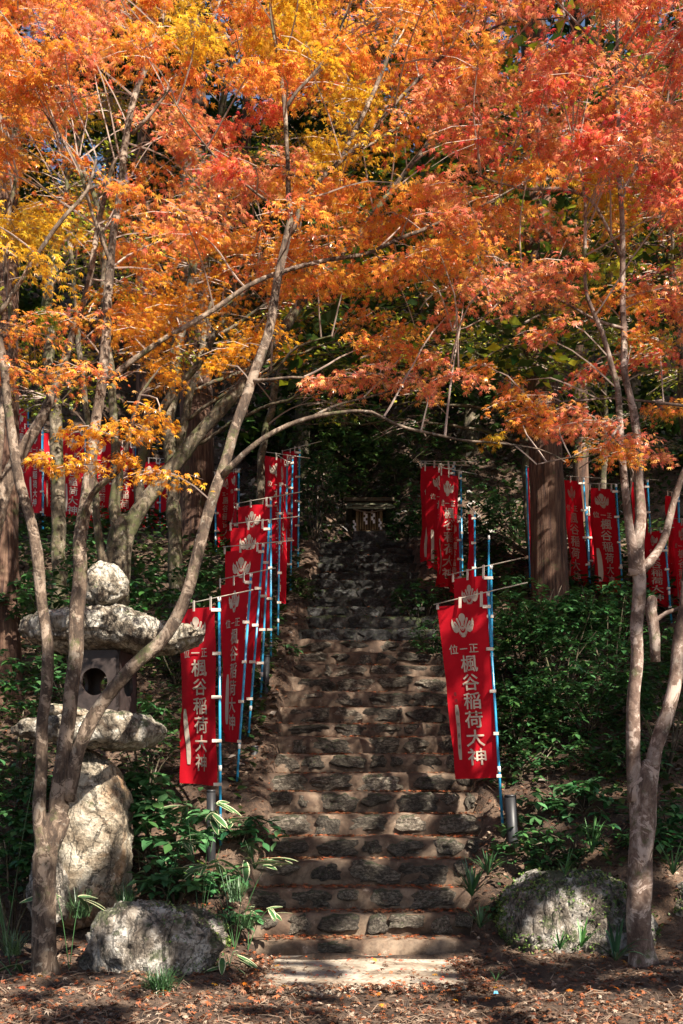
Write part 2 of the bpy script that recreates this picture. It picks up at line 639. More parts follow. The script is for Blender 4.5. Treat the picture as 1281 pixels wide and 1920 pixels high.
def boulder(label, items, d, depth, seed, mat, rough=.06):
    me = blob('x', px_prof(d, items, 'x'), depth, 110, 80, 3.0, rough, seed, d0=d)
    me.materials.append(mat)
    b = P(items[len(items) // 2][0], items[len(items) // 2][1], d)
    root_loc = b
    o = bpy.data.objects.new('boulder', me)
    me.transform(Matrix.Translation(-root_loc))
    C.objects.link(o)
    o.location = root_loc
    tag(o, label, 'boulder')
    return o


BL = boulder('wide pale flat-topped boulder at the foot of the lantern', [(148, 1830, 1770), (170, 1860, 1715), (200, 1868, 1698), (240, 1868, 1692), (300, 1865, 1690), (360, 1850, 1695), (400, 1830, 1705), (425, 1800, 1735)], 8.4, .42, 21, M_BOULDER, .05)
BR = boulder('big boulder overgrown with small creeper leaves, left of the right maple trunk', [(938, 1760, 1690), (960, 1800, 1650), (1000, 1810, 1633), (1060, 1810, 1632), (1120, 1810, 1640), (1170, 1808, 1652), (1205, 1800, 1680), (1228, 1790, 1725)], 9.25, .5, 33, M_BOULDER, .05)
BS = boulder('low rounded rock in the shade behind the left maple trunk', [(52, 1700, 1650), (75, 1720, 1600), (100, 1730, 1570), (125, 1720, 1640)], 9.0, .2, 41, M_BOULDER, .04)


# ------------------------------------------------------------------ staircase
def step_body(name, i0, i1, mat):
    V, Fc = [], []
    nx = 70
    for i in range(i0, i1 + 1):
        zb = sz[i - 1] - (.06 if i > 1 else .1)
        y0 = sd[i]
        y1 = (sd[i + 1] if i < NS else sd[i] + 1.6) + .12
        z = sz[i]
        prof = [(y0 + .035, zb), (y0 + .012, zb + .05), (y0, (zb + z) / 2), (y0 + .01, z - .035), (y0 + .04, z - .006), (y0 + .14, z + .002), (y1, z + .004)]
        n0 = len(V)
        for k in range(nx + 1):
            t = k / nx
            x = sl_[i] - .12 + (sr_[i] - sl_[i] + .24) * t
            for j, (yy, zz) in enumerate(prof):
                q = Vector((x * 2.3, yy * 3, zz * 3 + i))
                dn = noise.fractal(q, 1.0, 2.0, 3)
                V.append((x, yy - ((dn * .045 + noise.noise(q * 3.5) * .02) if j < 5 else 0), zz + (dn * .022 if j > 2 else 0) + (noise.noise(q * 4) * .008 if j > 1 else 0) + noise.noise(Vector((x * .9, i * 3.1, 0))) * .02))
        m = len(prof)
        for k in range(nx):
            for j in range(m - 1):
                a = n0 + k * m + j
                Fc.append((a, a + m, a + m + 1, a + 1))
        Fc.append(tuple(n0 + j for j in range(m)))
        Fc.append(tuple(n0 + nx * m + j for j in range(m))[::-1])
    o = link(name, mesh(name, V, Fc, mat, True))
    return o


stair = thing('stone_staircase', 'long flight of rough stone steps set in sandy mortar climbing to the shrine', 'staircase', (0, D0, 0))
stair['kind'] = 'structure'


def child_world(o, parent):
    b = base_of(parent)
    o.data.transform(Matrix.Translation(-b))
    o.parent = parent


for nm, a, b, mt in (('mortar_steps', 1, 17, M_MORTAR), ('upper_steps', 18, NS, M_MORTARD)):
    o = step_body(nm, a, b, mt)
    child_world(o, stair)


def rock_proto(seed, mat):
    bm = bmesh.new()
    bmesh.ops.create_icosphere(bm, subdivisions=3, radius=1)
    for v in bm.verts:
        c = v.co.normalized()
        p = 3.0 + (seed % 4) * 1.2
        s = (abs(c.x) ** p + abs(c.y) ** p + abs(c.z) ** p) ** (-1 / p)
        q = c * s
        sv = Vector((seed * 5.1, seed * 2.3, 1))
        q *= 1 + noise.fractal(c * 1.1 + sv, 1.0, 2.0, 4) * .30 + noise.noise(c * 4.5 + sv) * .07
        vd = noise.voronoi(c * 1.6 + sv)[0]
        q *= 1 - max(0, .25 - (vd[1] - vd[0])) * .7
        q += c * noise.fractal(c * 7 + sv, 1.0, 2.0, 3) * .05
        v.co = q * .92
    for ax in range(3):
        m = max(abs(v.co[ax]) for v in bm.verts)
        for v in bm.verts:
            v.co[ax] *= 1 / m
    me = bpy.data.meshes.new('stair_stone')
    bm.to_mesh(me); bm.free()
    me.materials.append(mat)
    me.polygons.foreach_set('use_smooth', [True] * len(me.polygons))
    try:
        me.set_sharp_from_angle(angle=math.radians(42))
    except Exception:
        pass
    return me


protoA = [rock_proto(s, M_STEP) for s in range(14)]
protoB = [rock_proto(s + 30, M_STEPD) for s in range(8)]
sb = base_of(stair)
for i in range(1, NS + 1):
    rise = sz[i] - sz[i - 1]
    x = sl_[i] + random.uniform(-.08, .05)
    end = sr_[i] + .05
    while x < end - .1:
        if i == 1:
            wd = random.uniform(.35, .6)
        else:
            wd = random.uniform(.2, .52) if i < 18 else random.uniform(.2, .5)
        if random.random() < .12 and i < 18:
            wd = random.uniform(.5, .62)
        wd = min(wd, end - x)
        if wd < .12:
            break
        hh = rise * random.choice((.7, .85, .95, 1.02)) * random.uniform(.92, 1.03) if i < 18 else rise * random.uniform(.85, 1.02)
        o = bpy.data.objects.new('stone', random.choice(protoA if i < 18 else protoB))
        C.objects.link(o)
        o.parent = stair
        dp = .13
        pr = random.uniform(.03, .065) if i > 1 else .012
        if i == 1 and random.random() < .45:
            pr = -.02
        o.location = Vector((x + wd / 2, sd[i] + dp - pr, sz[i] - .008 - hh / 2)) - sb
        o.scale = (wd / 2 * 1.1, dp, hh / 2 * 1.08)
        o.rotation_euler = (random.uniform(-.15, .15), random.uniform(-.09, .09), random.uniform(-.14, .14))
        x += wd + (random.uniform(.0, .035) if i < 18 else random.uniform(0, .03))

# landing slab at the foot
lv, lf = [], []
nx, ny = 26, 14
for j in range(ny + 1):
    for k in range(nx + 1):
        t = k / nx
        u = j / ny
        y = 7.62 + (D0 + .1 - 7.62) * u
        xl, xr = -.70 - .05 * math.sin(u * 7), 1.08 + .06 * math.sin(u * 5 + 1)
        x = xl + (xr - xl) * t
        x += noise.noise(Vector((t * 2, y * 3.3, 4))) * .16 * abs(2 * t - 1)
        x *= 1 - .10 * (1 - u) * (1 - u)
        if j == 0:
            y += noise.noise(Vector((x * 2.5, 0, 0))) * .16 + .22 * abs(2 * t - 1) ** 4
        z = .035 + noise.fractal(Vector((x * 1.5, y * 1.5, 0)), 1, 2, 3) * .012
        if j == 0 or k in (0, nx):
            z = -.06
        lv.append((x, y, z))
for j in range(ny):
    for k in range(nx):
        a = j * (nx + 1) + k
        lf.append((a, a + 1, a + nx + 2, a + nx + 1))
o = link('landing_pavement', mesh('landing_pavement', lv, lf, M_SLAB, True))
tag(o, kind='structure')


# ------------------------------------------------------------------ leaves
def maple_template(lobes):
    V = [(0, 0, 0)]
    T = []
    if lobes == 7:
        L = [(-118, .5), (-76, .78), (-38, .95), (0, 1.05), (38, .95), (76, .78), (118, .5)]
    else:
        L = [(-95, .7), (-45, .95), (0, 1.05), (45, .95), (95, .7)]
    for a, l in L:
        r = math.radians(a)
        tip = (math.sin(r) * l, math.cos(r) * l, -.32 * l * l)
        wd = .105 if lobes == 7 else .17
        sx, sy = math.cos(r) * wd, -math.sin(r) * wd
        mx, my = math.sin(r) * l * .42, math.cos(r) * l * .42
        n0 = len(V)
        V += [(mx + sx, my + sy, .0), tip, (mx - sx, my - sy, .0)]
        T += [(0, n0, n0 + 2), (n0, n0 + 1, n0 + 2)] if lobes == 7 else [(0, n0, n0 + 1), (0, n0 + 1, n0 + 2)]
    return np.array(V) * .5, np.array(T)


def oval_template(wd=.3, serr=False):
    V = [(0, 0, 0), (wd * .75, .3, .05), (wd, .55, .05), (wd * .5, .85, .0), (0, 1.05, -.12), (-wd * .5, .85, .0), (-wd, .55, .05), (-wd * .75, .3, .05), (0, .5, -.03)]
    T = [(8, 0, 1), (8, 1, 2), (8, 2, 3), (8, 3, 4), (8, 4, 5), (8, 5, 6), (8, 6, 7), (8, 7, 0)]
    return np.array(V), np.array(T)


def quad_template():
    V = [(0, -.5, 0), (.32, 0, .06), (0, .55, -.08), (-.32, 0, .06)]
    return np.array(V), np.array([(0, 1, 2), (0, 2, 3)])


T7, T5, TO, TQ = maple_template(7), maple_template(5), oval_template(), quad_template()


def leaf_mesh(name, tmpl, L, mat, base=Vector((0, 0, 0))):
    """L: list of (x,y,z, yaw, pitch, roll, size, r,g,b)"""
    A = np.array(L, dtype=np.float64)
    V0, T0 = tmpl
    n, m = len(A), len(V0)
    yaw, pit, rol = A[:, 3], A[:, 4], A[:, 5]
    cy, sy = np.cos(yaw), np.sin(yaw)
    cp, sp = np.cos(pit), np.sin(pit)
    cr, sr = np.cos(rol), np.sin(rol)
    # local y axis = leaf direction, pitch about x, roll about y, yaw about z
    X = V0[None, :, 0] * A[:, 6:7]
    Y = V0[None, :, 1] * A[:, 6:7]
    Z = V0[None, :, 2] * A[:, 6:7]
    x1 = X * cr[:, None] + Z * sr[:, None]
    z1 = -X * sr[:, None] + Z * cr[:, None]
    y2 = Y * cp[:, None] - z1 * sp[:, None]
    z2 = Y * sp[:, None] + z1 * cp[:, None]
    x3 = x1 * cy[:, None] - y2 * sy[:, None]
    y3 = x1 * sy[:, None] + y2 * cy[:, None]
    V = np.stack([x3 + A[:, 0:1], y3 + A[:, 1:2], z2 + A[:, 2:3]], -1).reshape(-1, 3)
    V -= np.array(base)[None]
    T = (T0[None] + (np.arange(n) * m)[:, None, None]).reshape(-1, 3)
    col = np.repeat(A[:, 7:10], m, axis=0)
    return np_mesh(name, V, T, mat, col)


PAL = {
    'R': [(.85, .15, .10), (.88, .24, .13), (.76, .07, .08), (.88, .33, .12)],
    'P': [(.90, .30, .17), (.90, .38, .17), (.86, .20, .13), (.90, .46, .14)],
    'O': [(.84, .28, .05), (.86, .36, .05), (.80, .19, .06), (.88, .46, .06)],
    'A': [(.78, .33, .02), (.74, .26, .02), (.82, .42, .03)],
    'Y': [(.80, .45, .03), (.78, .52, .04), (.72, .36, .02)],
    'G': [(.30, .36, .03), (.42, .46, .04), (.58, .52, .04), (.17, .26, .03)],
    'K': [(.40, .13, .02), (.30, .10, .02), (.46, .2, .03)],
    'C': [(.45, .012, .03), (.5, .02, .04)],
    'E': [(.035, .075, .018), (.05, .10, .022), (.028, .055, .018), (.07, .12, .03)],
    'L': [(.05, .15, .05), (.07, .19, .07), (.10, .24, .09), (.04, .12, .04)],
    'B': [(.03, .085, .025), (.045, .12, .035), (.06, .15, .05)],
}


def leafcol(code, rnd=random):
    c = rnd.choice(PAL[code])
    k = rnd.uniform(.6, 1.15) if code not in 'EB' else rnd.uniform(.7, 1.2)
    return tuple(min(.9, max(0, x * k + rnd.uniform(-.01, .01))) for x in c)


GRID = ["OPOYOYOOOPRPR",
        "OPPOOOYOPPRPR",
        "OOPPRPYOPRPRP",
        "YOOPPOOOPOPYR",
        "YYOOOOOOOPPOY",
        "GOOOOOOOOPPGP",
        "OOOAAAOOOPPOP",
        "OAAAAAPPPOOOP",
        "AAAAAAOOOOOOO"]


def grid_code(px, py):
    c = min(12, max(0, int(px // 100)))
    r = min(8, max(0, int(py // 100)))
    return GRID[r][c]


class Tree:
    def __init__(s, label, base, group=None, name='maple_tree', cat='tree', bark=None, twigmat=None):
        s.root = thing(name, label, cat, base, group)
        s.bark = bark or M_BARK
        s.limbs = []      # sampled points
        s.leaves = []
        s.tw = Tubes()
        s.nb = 0
        s.used = {}

    def limb(s, pts, name=None, sides=9, wob=.03, knob=.12, attach=True):
        """pts: (px,py,depth,width_px) in photo pixels"""
        pp = [P(a, b, d) for a, b, d, w_ in pts]
        th = .93 if s.nb == 0 else (.80 if pts[0][3] > 20 else .72)
        rr = [w_ / F * d / 2 * th for a, b, d, w_ in pts]
        op, orr = smooth_path(pp, rr, .10, wob, s.nb * 3.7)
        dd = (op[-1] - op[-2]).normalized()
        op.append(op[-1] + dd * orr[-1] * .7); orr.append(orr[-1] * .75)
        op.append(op[-1] + dd * orr[-1] * .5); orr.append(orr[-2] * .3)
        t = Tubes()
        t.add(op, orr, sides, True, knob)
        t.build(name or ('trunk' if s.nb == 0 else 'branch'), s.bark, s.root)
        s.nb += 1
        if attach:
            s.limbs += [(q, r) for q, r in zip(op, orr)]

    def nearest(s, T):
        best = None
        for i, (q, r) in enumerate(s.limbs):
            dz = T.z - q.z
            d = (q - T).length + (0.8 if dz < 0 else 0) * abs(dz) + .35 * s.used.get(i // 3, 0)
            if best is None or d < best[0]:
                best = (d, q, r, i)
        return best

    def spray(s, T, R, n, code, size=.1, twig=True, droop=.12, thin=1.0, sq=.55):
        if twig:
            d, A, r, ii = s.nearest(T)
            s.used[ii // 3] = s.used.get(ii // 3, 0) + 1
            if (A - T).length > 1.7:
                twig = False
        if not twig:
            A = T + Vector((random.uniform(-1, 1), random.uniform(-.5, 1), -.25)).normalized() * R
        D = (T - A)
        L = D.length
        mid = A + D * .5 + Vector((random.uniform(-.08, .08), random.uniform(-.08, .08), .10 * L))
        if L > .05:
            op, orr = smooth_path([A, mid, T], [min(.011, .005 + .004 * L) * thin, .006 * thin, .0035 * thin], .14, .03, len(s.leaves) * .01)
            s.tw.add(op, orr, 4, False)
        dirh = math.atan2(D.y, D.x) if Vector((D.x, D.y)).length > .05 else random.uniform(0, 6.28)
        ns = max(4, int(7 * R / .4))
        per = max(3, int(n / ns))
        tilt = random.uniform(-.22, .05)
        for k in range(ns):
            a = dirh + random.uniform(-1.9, 1.9)
            st = T - Vector((math.cos(dirh), math.sin(dirh), 0)) * R * random.uniform(0, .7)
            ln = R * random.uniform(.55, 1.15)
            dv = Vector((math.cos(a), math.sin(a), tilt + random.uniform(-.15, .12)))
            st = st + Vector((0, 0, random.uniform(-.3, .3) * R * .25))
            en = st + dv * ln + Vector((0, 0, -droop * ln))
            m2 = st + dv * ln * .55
            s.tw.add([st, m2, en], [.004 * thin, .003 * thin, .0015 * thin], 3, False)
            # side twiglets
            for j in range(per):
                t = (j + random.random()) / per
                q = st.lerp(m2, t / .55) if t < .55 else m2.lerp(en, (t - .55) / .45)
                off = random.choice((-1, 1)) * random.uniform(.02, .16) * (R / .4)
                q = q + Vector((-math.sin(a) * off, math.cos(a) * off, random.uniform(-.05, .04) - abs(off) * .25))
                ya = a - math.pi / 2 + random.uniform(-1.3, 1.3)
                c = leafcol(code if random.random() < .8 else random.choice('OOP' if code in 'POR' else code))
                s.leaves.append((q.x, q.y, q.z, ya, random.uniform(-1.0, .2), random.uniform(-.8, .8), size * random.uniform(.6, 1.2), *c))

    def finish(s, tmpl=T7, mat=None, single=0, crown='crown'):
        if s.tw.f:
            s.tw.build('twigs', M_TWIG, s.root, False)['kind'] = 'stuff'
        mat = mat or M_LEAF
        L = s.leaves
        if single:
            idx = [i for i, l in enumerate(L) if abs(l[0] / l[1]) < .345 and (l[2] - H) / l[1] < .787]
            idx.sort(key=lambda i: L[i][1])
            pick = set(idx[:single])
            buckets = {}
            for i in pick:
                l = L[i]
                buckets.setdefault(i % 10, []).append(l)
            for b, ls in buckets.items():
                c = ls[0][7:10]
                me = leaf_mesh('leaf', tmpl, [(0, 0, 0, 0, 0, 0, 1, *c)], mat)
                for l in ls:
                    o = bpy.data.objects.new('leaf', me)
                    C.objects.link(o)
                    o.parent = s.root
                    Mx = Matrix.Rotation(l[3], 4, 'Z') @ Matrix.Rotation(l[4], 4, 'X') @ Matrix.Rotation(l[5], 4, 'Y') @ Matrix.Scale(l[6], 4)
                    Mx.translation = Vector(l[:3]) - s.root.location
                    o.matrix_local = Mx
            L = [l for i, l in enumerate(L) if i not in pick]
        if L:
            me = leaf_mesh(crown, tmpl, L, mat, s.root.location)
            o = link(crown, me, s.root, True)
            if single:
                o['kind'] = 'stuff'


GRP = 'maple trees in autumn colour around the stairs'
# left front maple
T1 = Tree('multi-stemmed maple in front of the stone lantern, orange crown spreading over the stairs', P(88, 1845, 8.1), GRP)
T1.limb([(92, 1875, 8.1, 88), (90, 1848, 8.1, 64), (88, 1820, 8.1, 54), (86, 1760, 8.1, 48), (84, 1680, 8.1, 46), (86, 1610, 8.12, 50), (98, 1560, 8.15, 56), (110, 1530, 8.17, 48), (114, 1500, 8.2, 24)], 'trunk', 16)
T1.limb([(88, 1600, 8.12, 40), (76, 1530, 8.1, 32), (76, 1450, 8.1, 28), (84, 1350, 8.1, 27), (93, 1250, 8.1, 28), (84, 1170, 8.1, 26), (68, 1060, 8.05, 26), (52, 960, 8.05, 25), (30, 870, 8.0, 23), (14, 760, 8.0, 21), (2, 660, 8.0, 18), (-20, 560, 8.0, 14)], sides=12)
T1.limb([(108, 1540, 8.15, 42), (118, 1440, 8.2, 36), (134, 1320, 8.25, 34), (140, 1200, 8.3, 35), (150, 1060, 8.35, 33), (160, 950, 8.4, 30), (172, 860, 8.45, 26), (186, 760, 8.5, 24), (198, 640, 8.5, 22), (206, 500, 8.6, 19), (228, 350, 8.6, 17), (245, 220, 8.7, 15), (290, 70, 8.8, 14), (330, -60, 8.8, 11)], sides=12)
T1.limb([(122, 1500, 8.2, 40), (150, 1400, 8.2, 32), (190, 1320, 8.15, 31), (250, 1252, 8.1, 31), (300, 1208, 8.1, 30), (340, 1140, 8.1, 29), (372, 1040, 8.1, 27), (398, 940, 8.15, 26), (428, 840, 8.2, 24), (466, 740, 8.25, 23), (495, 650, 8.3, 22), (516, 560, 8.35, 20), (534, 470, 8.4, 19), (545, 415, 8.4, 18)], sides=12)
T1.limb([(545, 430, 8.4, 17), (541, 350, 8.4, 13), (537, 270, 8.4, 11), (537, 200, 8.4, 12), (524, 120, 8.4, 9), (506, 40, 8.4, 8), (498, -60, 8.4, 7)])
T1.limb([(543, 435, 8.4, 17), (575, 375, 8.4, 13), (620, 318, 8.45, 12), (680, 265, 8.5, 11), (740, 200, 8.6, 9), (800, 130, 8.7, 9), (870, 75, 8.8, 8), (960, 40, 8.9, 5), (1060, 30, 9, 3)])
T1.limb([(537, 205, 8.4, 11), (560, 170, 8.4, 8), (600, 120, 8.4, 8), (640, 60, 8.4, 7), (660, 0, 8.4, 6), (668, -60, 8.4, 4)])
T1.limb([(620, 320, 8.45, 12), (655, 265, 8.6, 12), (700, 180, 8.7, 11), (740, 70, 8.8, 10), (755, -40, 8.8, 8)])
T1.limb([(640, 300, 8.45, 7), (700, 265, 8.6, 6), (790, 215, 8.8, 5), (890, 160, 9.0, 3)])
T1.limb([(418, 892, 8.15, 20), (460, 855, 8.1, 15), (520, 808, 8.1, 12), (585, 780, 8.1, 11), (640, 772, 8.1, 9), (695, 775, 8.1, 8), (740, 796, 8.1, 7), (790, 812, 8.1, 7), (860, 824, 8.1, 6), (940, 832, 8.1, 5), (1010, 842, 8.1, 4), (1060, 866, 8.1, 3)], knob=.05)
T1.limb([(585, 780, 8.1, 8), (640, 752, 8.2, 6), (700, 738, 8.3, 5), (780, 720, 8.4, 4), (860, 700, 8.4, 3)])
T1.limb([(478, 715, 8.25, 12), (510, 712, 8.2, 8), (550, 706, 8.2, 6), (620, 706, 8.2, 4), (700, 700, 8.2, 3)])
T1.limb([(198, 715, 8.5, 20), (240, 680, 8.5, 15), (300, 638, 8.5, 13), (400, 578, 8.6, 13), (500, 518, 8.7, 12), (600, 490, 8.9, 11), (700, 470, 9, 10), (790, 430, 9.1, 9), (860, 405, 9.2, 8), (940, 370, 9.3, 5), (1010, 330, 9.4, 3)])
T1.limb([(148, 1080, 8.35, 22), (160, 960, 8.3, 14), (190, 910, 8.2, 15), (228, 870, 8.1, 14), (245, 800, 8.0, 11), (262, 740, 7.9, 7), (300, 690, 7.9, 4)])
T1.limb([(206, 500, 8.6, 12), (180, 420, 8.5, 9), (150, 330, 8.4, 8), (110, 250, 8.3, 6), (60, 180, 8.2, 4)])
T1.limb([(245, 250, 8.7, 10), (300, 190, 8.7, 8), (360, 110, 8.7, 8), (410, 20, 8.7, 7), (430, -60, 8.7, 5)])
T1.limb([(541, 400, 8.4, 8), (480, 360, 8.3, 6), (410, 300, 8.2, 5), (350, 230, 8.1, 4), (310, 170, 8.0, 3)])
T1.limb([(0, 590, 8.0, 14), (40, 520, 8.0, 12), (100, 430, 8.0, 11), (160, 360, 8.0, 9), (180, 300, 8.0, 6)])

# second maple: thick mossy leaning stems behind the lantern
T2 = Tree('thick mossy maple with two leaning stems rising behind the lantern top', P(225, 1120, 11.5), GRP, bark=M_BARKM)
T2.limb([(215, 1190, 11.5, 60), (218, 1110, 11.5, 52), (222, 1040, 11.5, 50), (232, 990, 11.5, 52)], 'trunk', 14)
T2.limb([(232, 1000, 11.5, 44), (280, 930, 11.5, 36), (335, 860, 11.5, 33), (390, 795, 11.5, 31), (440, 735, 11.5, 28), (490, 670, 11.6, 26), (545, 600, 11.7, 24), (600, 520, 11.8, 18), (680, 430, 12, 15), (740, 350, 12, 12), (800, 270, 12, 9)], sides=12)
T2.limb([(226, 1010, 11.5, 36), (215, 950, 11.5, 30), (220, 880, 11.5, 24), (212, 800, 11.5, 20), (206, 700, 11.5, 18), (196, 560, 11.5, 15), (190, 420, 11.5, 13), (150, 300, 11.5, 10)], sides=10)
T2.limb([(262, 960, 11.5, 28), (262, 880, 11.5, 24), (290, 800, 11.5, 22), (330, 730, 11.5, 18), (380, 670, 11.5, 15), (420, 600, 11.6, 12), (470, 540, 11.7, 9), (560, 470, 11.8, 6)], sides=10)
T2.limb([(345, 850, 11.5, 18), (400, 770, 11.5, 12), (430, 740, 11.5, 10), (520, 690, 11.4, 8), (560, 650, 11.3, 6), (620, 630, 11.2, 4)])
T2.limb([(196, 1060, 11.3, 22), (182, 960, 11.3, 18), (176, 860, 11.3, 16), (160, 760, 11.3, 14), (145, 600, 11.3, 12), (130, 440, 11.3, 11), (120, 300, 11.3, 8)], sides=10)

# left edge maple
T3 = Tree('slender pale maple stem leaning at the left edge of the picture', P(-40, 1350, 9.6), GRP)
T3.limb([(-60, 1400, 9.6, 46), (-30, 1200, 9.6, 38), (-12, 1000, 9.6, 32), (14, 900, 9.6, 28), (50, 830, 9.6, 24), (90, 760, 9.6, 20), (120, 680, 9.6, 16), (160, 560, 9.7, 13), (180, 440, 9.8, 11), (215, 300, 9.8, 8)], 'trunk', 12)
T3.limb([(0, 950, 9.6, 20), (-4, 850, 9.5, 18), (6, 740, 9.5, 16), (20, 620, 9.5, 14), (10, 480, 9.5, 12), (30, 330, 9.5, 9)], sides=9)

# right front maple
T4 = Tree('pale-barked maple forking low at the right edge, red crown', P(1202, 1795, 8.6), GRP, bark=M_BARKR)
T4.limb([(1206, 1832, 8.6, 84), (1204, 1806, 8.6, 62), (1203, 1780, 8.6, 51), (1200, 1700, 8.6, 48), (1202, 1600, 8.6, 48), (1204, 1520, 8.6, 52), (1208, 1470, 8.6, 56), (1212, 1436, 8.6, 26)], 'trunk', 16)
T4.limb([(1198, 1500, 8.6, 40), (1190, 1420, 8.6, 34), (1186, 1320, 8.6, 30), (1194, 1220, 8.6, 28), (1198, 1120, 8.6, 32), (1196, 1040, 8.6, 32), (1200, 960, 8.65, 26), (1198, 870, 8.7, 22), (1188, 790, 8.7, 19), (1172, 700, 8.7, 16), (1170, 600, 8.8, 15), (1166, 480, 8.8, 13), (1160, 350, 8.8, 11), (1158, 200, 8.9, 9), (1154, 40, 9, 7), (1150, -60, 9, 5)], sides=12)
T4.limb([(1212, 1500, 8.6, 42), (1232, 1410, 8.6, 34), (1258, 1310, 8.65, 32), (1276, 1200, 8.7, 30), (1290, 1080, 8.75, 28), (1310, 900, 8.8, 24), (1330, 700, 8.8, 18)], sides=12)
T4.limb([(1190, 1080, 8.6, 30), (1180, 980, 8.55, 20), (1166, 880, 8.5, 18), (1160, 760, 8.5, 15), (1148, 690, 8.5, 13), (1128, 620, 8.5, 11), (1104, 560, 8.5, 9), (1096, 480, 8.5, 8), (1100, 380, 8.5, 7), (1080, 280, 8.5, 5)], sides=10)
T4.limb([(1200, 1066, 8.6, 26), (1228, 1036, 8.6, 20), (1250, 1000, 8.6, 18), (1266, 940, 8.6, 16), (1290, 870, 8.6, 14)], sides=10)
T4.limb([(1230, 1240, 8.8, 24), (1226, 1190, 8.8, 26), (1220, 1150, 8.8, 28), (1222, 1128, 8.8, 27)], sides=10)
T4.limb([(1222, 1170, 8.8, 14), (1250, 1150, 8.8, 12), (1300, 1130, 8.8, 11)], sides=8)
T4.limb([(1290, 760, 8.8, 9), (1220, 752, 8.8, 7), (1160, 748, 8.7, 5), (1080, 752, 8.6, 4), (1010, 760, 8.5, 3)])
T4.limb([(1160, 360, 8.8, 8), (1210, 290, 8.8, 8), (1245, 220, 8.8, 7), (1262, 120, 8.8, 5), (1290, 40, 8.8, 4)])
T4.limb([(1170, 620, 8.8, 9), (1110, 600, 8.6, 7), (1040, 560, 8.5, 6), (980, 540, 8.4, 5), (900, 600, 8.4, 4), (850, 620, 8.4, 3)])
T4.limb([(1165, 480, 8.8, 9), (1110, 380, 8.6, 8), (1040, 356, 8.5, 12), (990, 352, 8.5, 6), (900, 330, 8.5, 4)])
T4.limb([(1162, 800, 8.5, 8), (1120, 850, 8.3, 6), (1070, 856, 8.2, 5), (1010, 870, 8.1, 3)])
T4.limb([(1156, 120, 8.95, 7), (1100, 60, 8.9, 6), (1040, 0, 8.9, 5), (1000, -60, 8.9, 4)])

NEAR = [T1, T2, T3, T4]
HOLES = [(790, 290, 85, 50), (480, 270, 45, 40), (60, 330, 60, 60), (165, 430, 60, 70), (690, 620, 90, 60), (590, 600, 60, 60), (30, 560, 40, 80), (500, 590, 60, 50),
         (1230, 430, 55, 60), (1090, 640, 50, 60), (930, 610, 60, 50), (1240, 600, 40, 40), (905, 30, 40, 34), (330, 330, 40, 30), (600, 540, 60, 30), (760, 560, 60, 30)]


def in_hole(x, y):
    return any(((x - a) / c) ** 2 + ((y - b) / d) ** 2 < 1 for a, b, c, d in HOLES)


def best_tree(T):
    return min(NEAR, key=lambda t: t.nearest(T)[0])


rp = random.Random(5)
cnt = 0
tries = 0
while cnt < 400 and tries < 6000:
    tries += 1
    px, py = rp.uniform(-90, 1370), rp.uniform(-120, 600)
    if in_hole(px, py):
        continue
    if py > 400 and rp.random() < (py - 400) / 420:
        continue
    d = rp.uniform(7.6, 11.8)
    T = P(px, py, d)
    code = grid_code(px, py)
    t = best_tree(T)
    t.spray(T, rp.uniform(.25, .5), 150, code)
    cnt += 1

LOW = [(230, 790, 7.7, .36, 'A'), (165, 800, 7.7, .3, 'A'), (300, 772, 7.8, .3, 'A'), (150, 862, 7.8, .25, 'A'), (230, 850, 7.8, .22, 'A'), (285, 882, 7.8, .3, 'A'), (100, 858, 7.8, .2, 'A'),
       (60, 700, 8.2, .4, 'O'), (140, 680, 8.2, .4, 'O'), (60, 620, 8.2, .35, 'O'), (120, 590, 8.4, .4, 'O'), (260, 640, 8.6, .4, 'A'), (330, 600, 9, .5, 'A'), (250, 560, 9, .4, 'A'), (330, 540, 9, .4, 'A'), (400, 560, 9, .4, 'A'),
       (445, 650, 8.4, .3, 'A'), (400, 685, 8.3, .18, 'A'), (480, 620, 8.8, .3, 'A'), (300, 700, 9.2, .35, 'A'),
       (590, 712, 8.2, .28, 'P'), (650, 702, 8.2, .3, 'P'), (715, 690, 8.2, .34, 'P'), (780, 700, 8.3, .34, 'P'), (845, 700, 8.3, .3, 'P'), (760, 660, 8.4, .3, 'O'), (690, 650, 8.5, .28, 'O'), (820, 668, 8.5, .26, 'P'), (800, 735, 8.2, .16, 'P'), (900, 690, 8.6, .24, 'O'),
       (950, 745, 8.5, .3, 'O'), (1010, 752, 8.4, .34, 'O'), (1070, 765, 8.4, .34, 'P'), (1130, 785, 8.3, .34, 'P'), (1190, 815, 8.2, .3, 'P'), (980, 790, 8.4, .3, 'O'), (1050, 800, 8.3, .28, 'P'), (1110, 830, 8.2, .26, 'O'), (1170, 850, 8.1, .26, 'O'), (1225, 850, 8.2, .2, 'P'), (930, 825, 8.2, .16, 'Y'), (960, 720, 8.8, .25, 'O'),
       (870, 560, 8.4, .34, 'P'), (930, 530, 8.4, .36, 'P'), (985, 500, 8.4, .34, 'P'), (1030, 540, 8.3, .34, 'P'), (1050, 600, 8.3, .2, 'P'), (1000, 620, 8.3, .2, 'P'), (840, 590, 8.5, .3, 'P'), (900, 490, 8.6, .34, 'O'),
       (1110, 690, 9, .3, 'R'), (1180, 640, 9, .34, 'O'), (1240, 660, 9, .3, 'R'), (1200, 560, 9, .34, 'O'), (1260, 560, 9, .3, 'R'), (1250, 760, 9.2, .3, 'O'), (1120, 560, 9, .3, 'O'),
       (640, 520, 9.5, .36, 'O'), (560, 530, 9.5, .32, 'O'), (470, 500, 9.5, .4, 'O'), (720, 500, 9.5, .36, 'O'), (800, 480, 9.5, .4, 'O'), (780, 620, 10, .34, 'O'), (700, 590, 10.5, .3, 'O')]
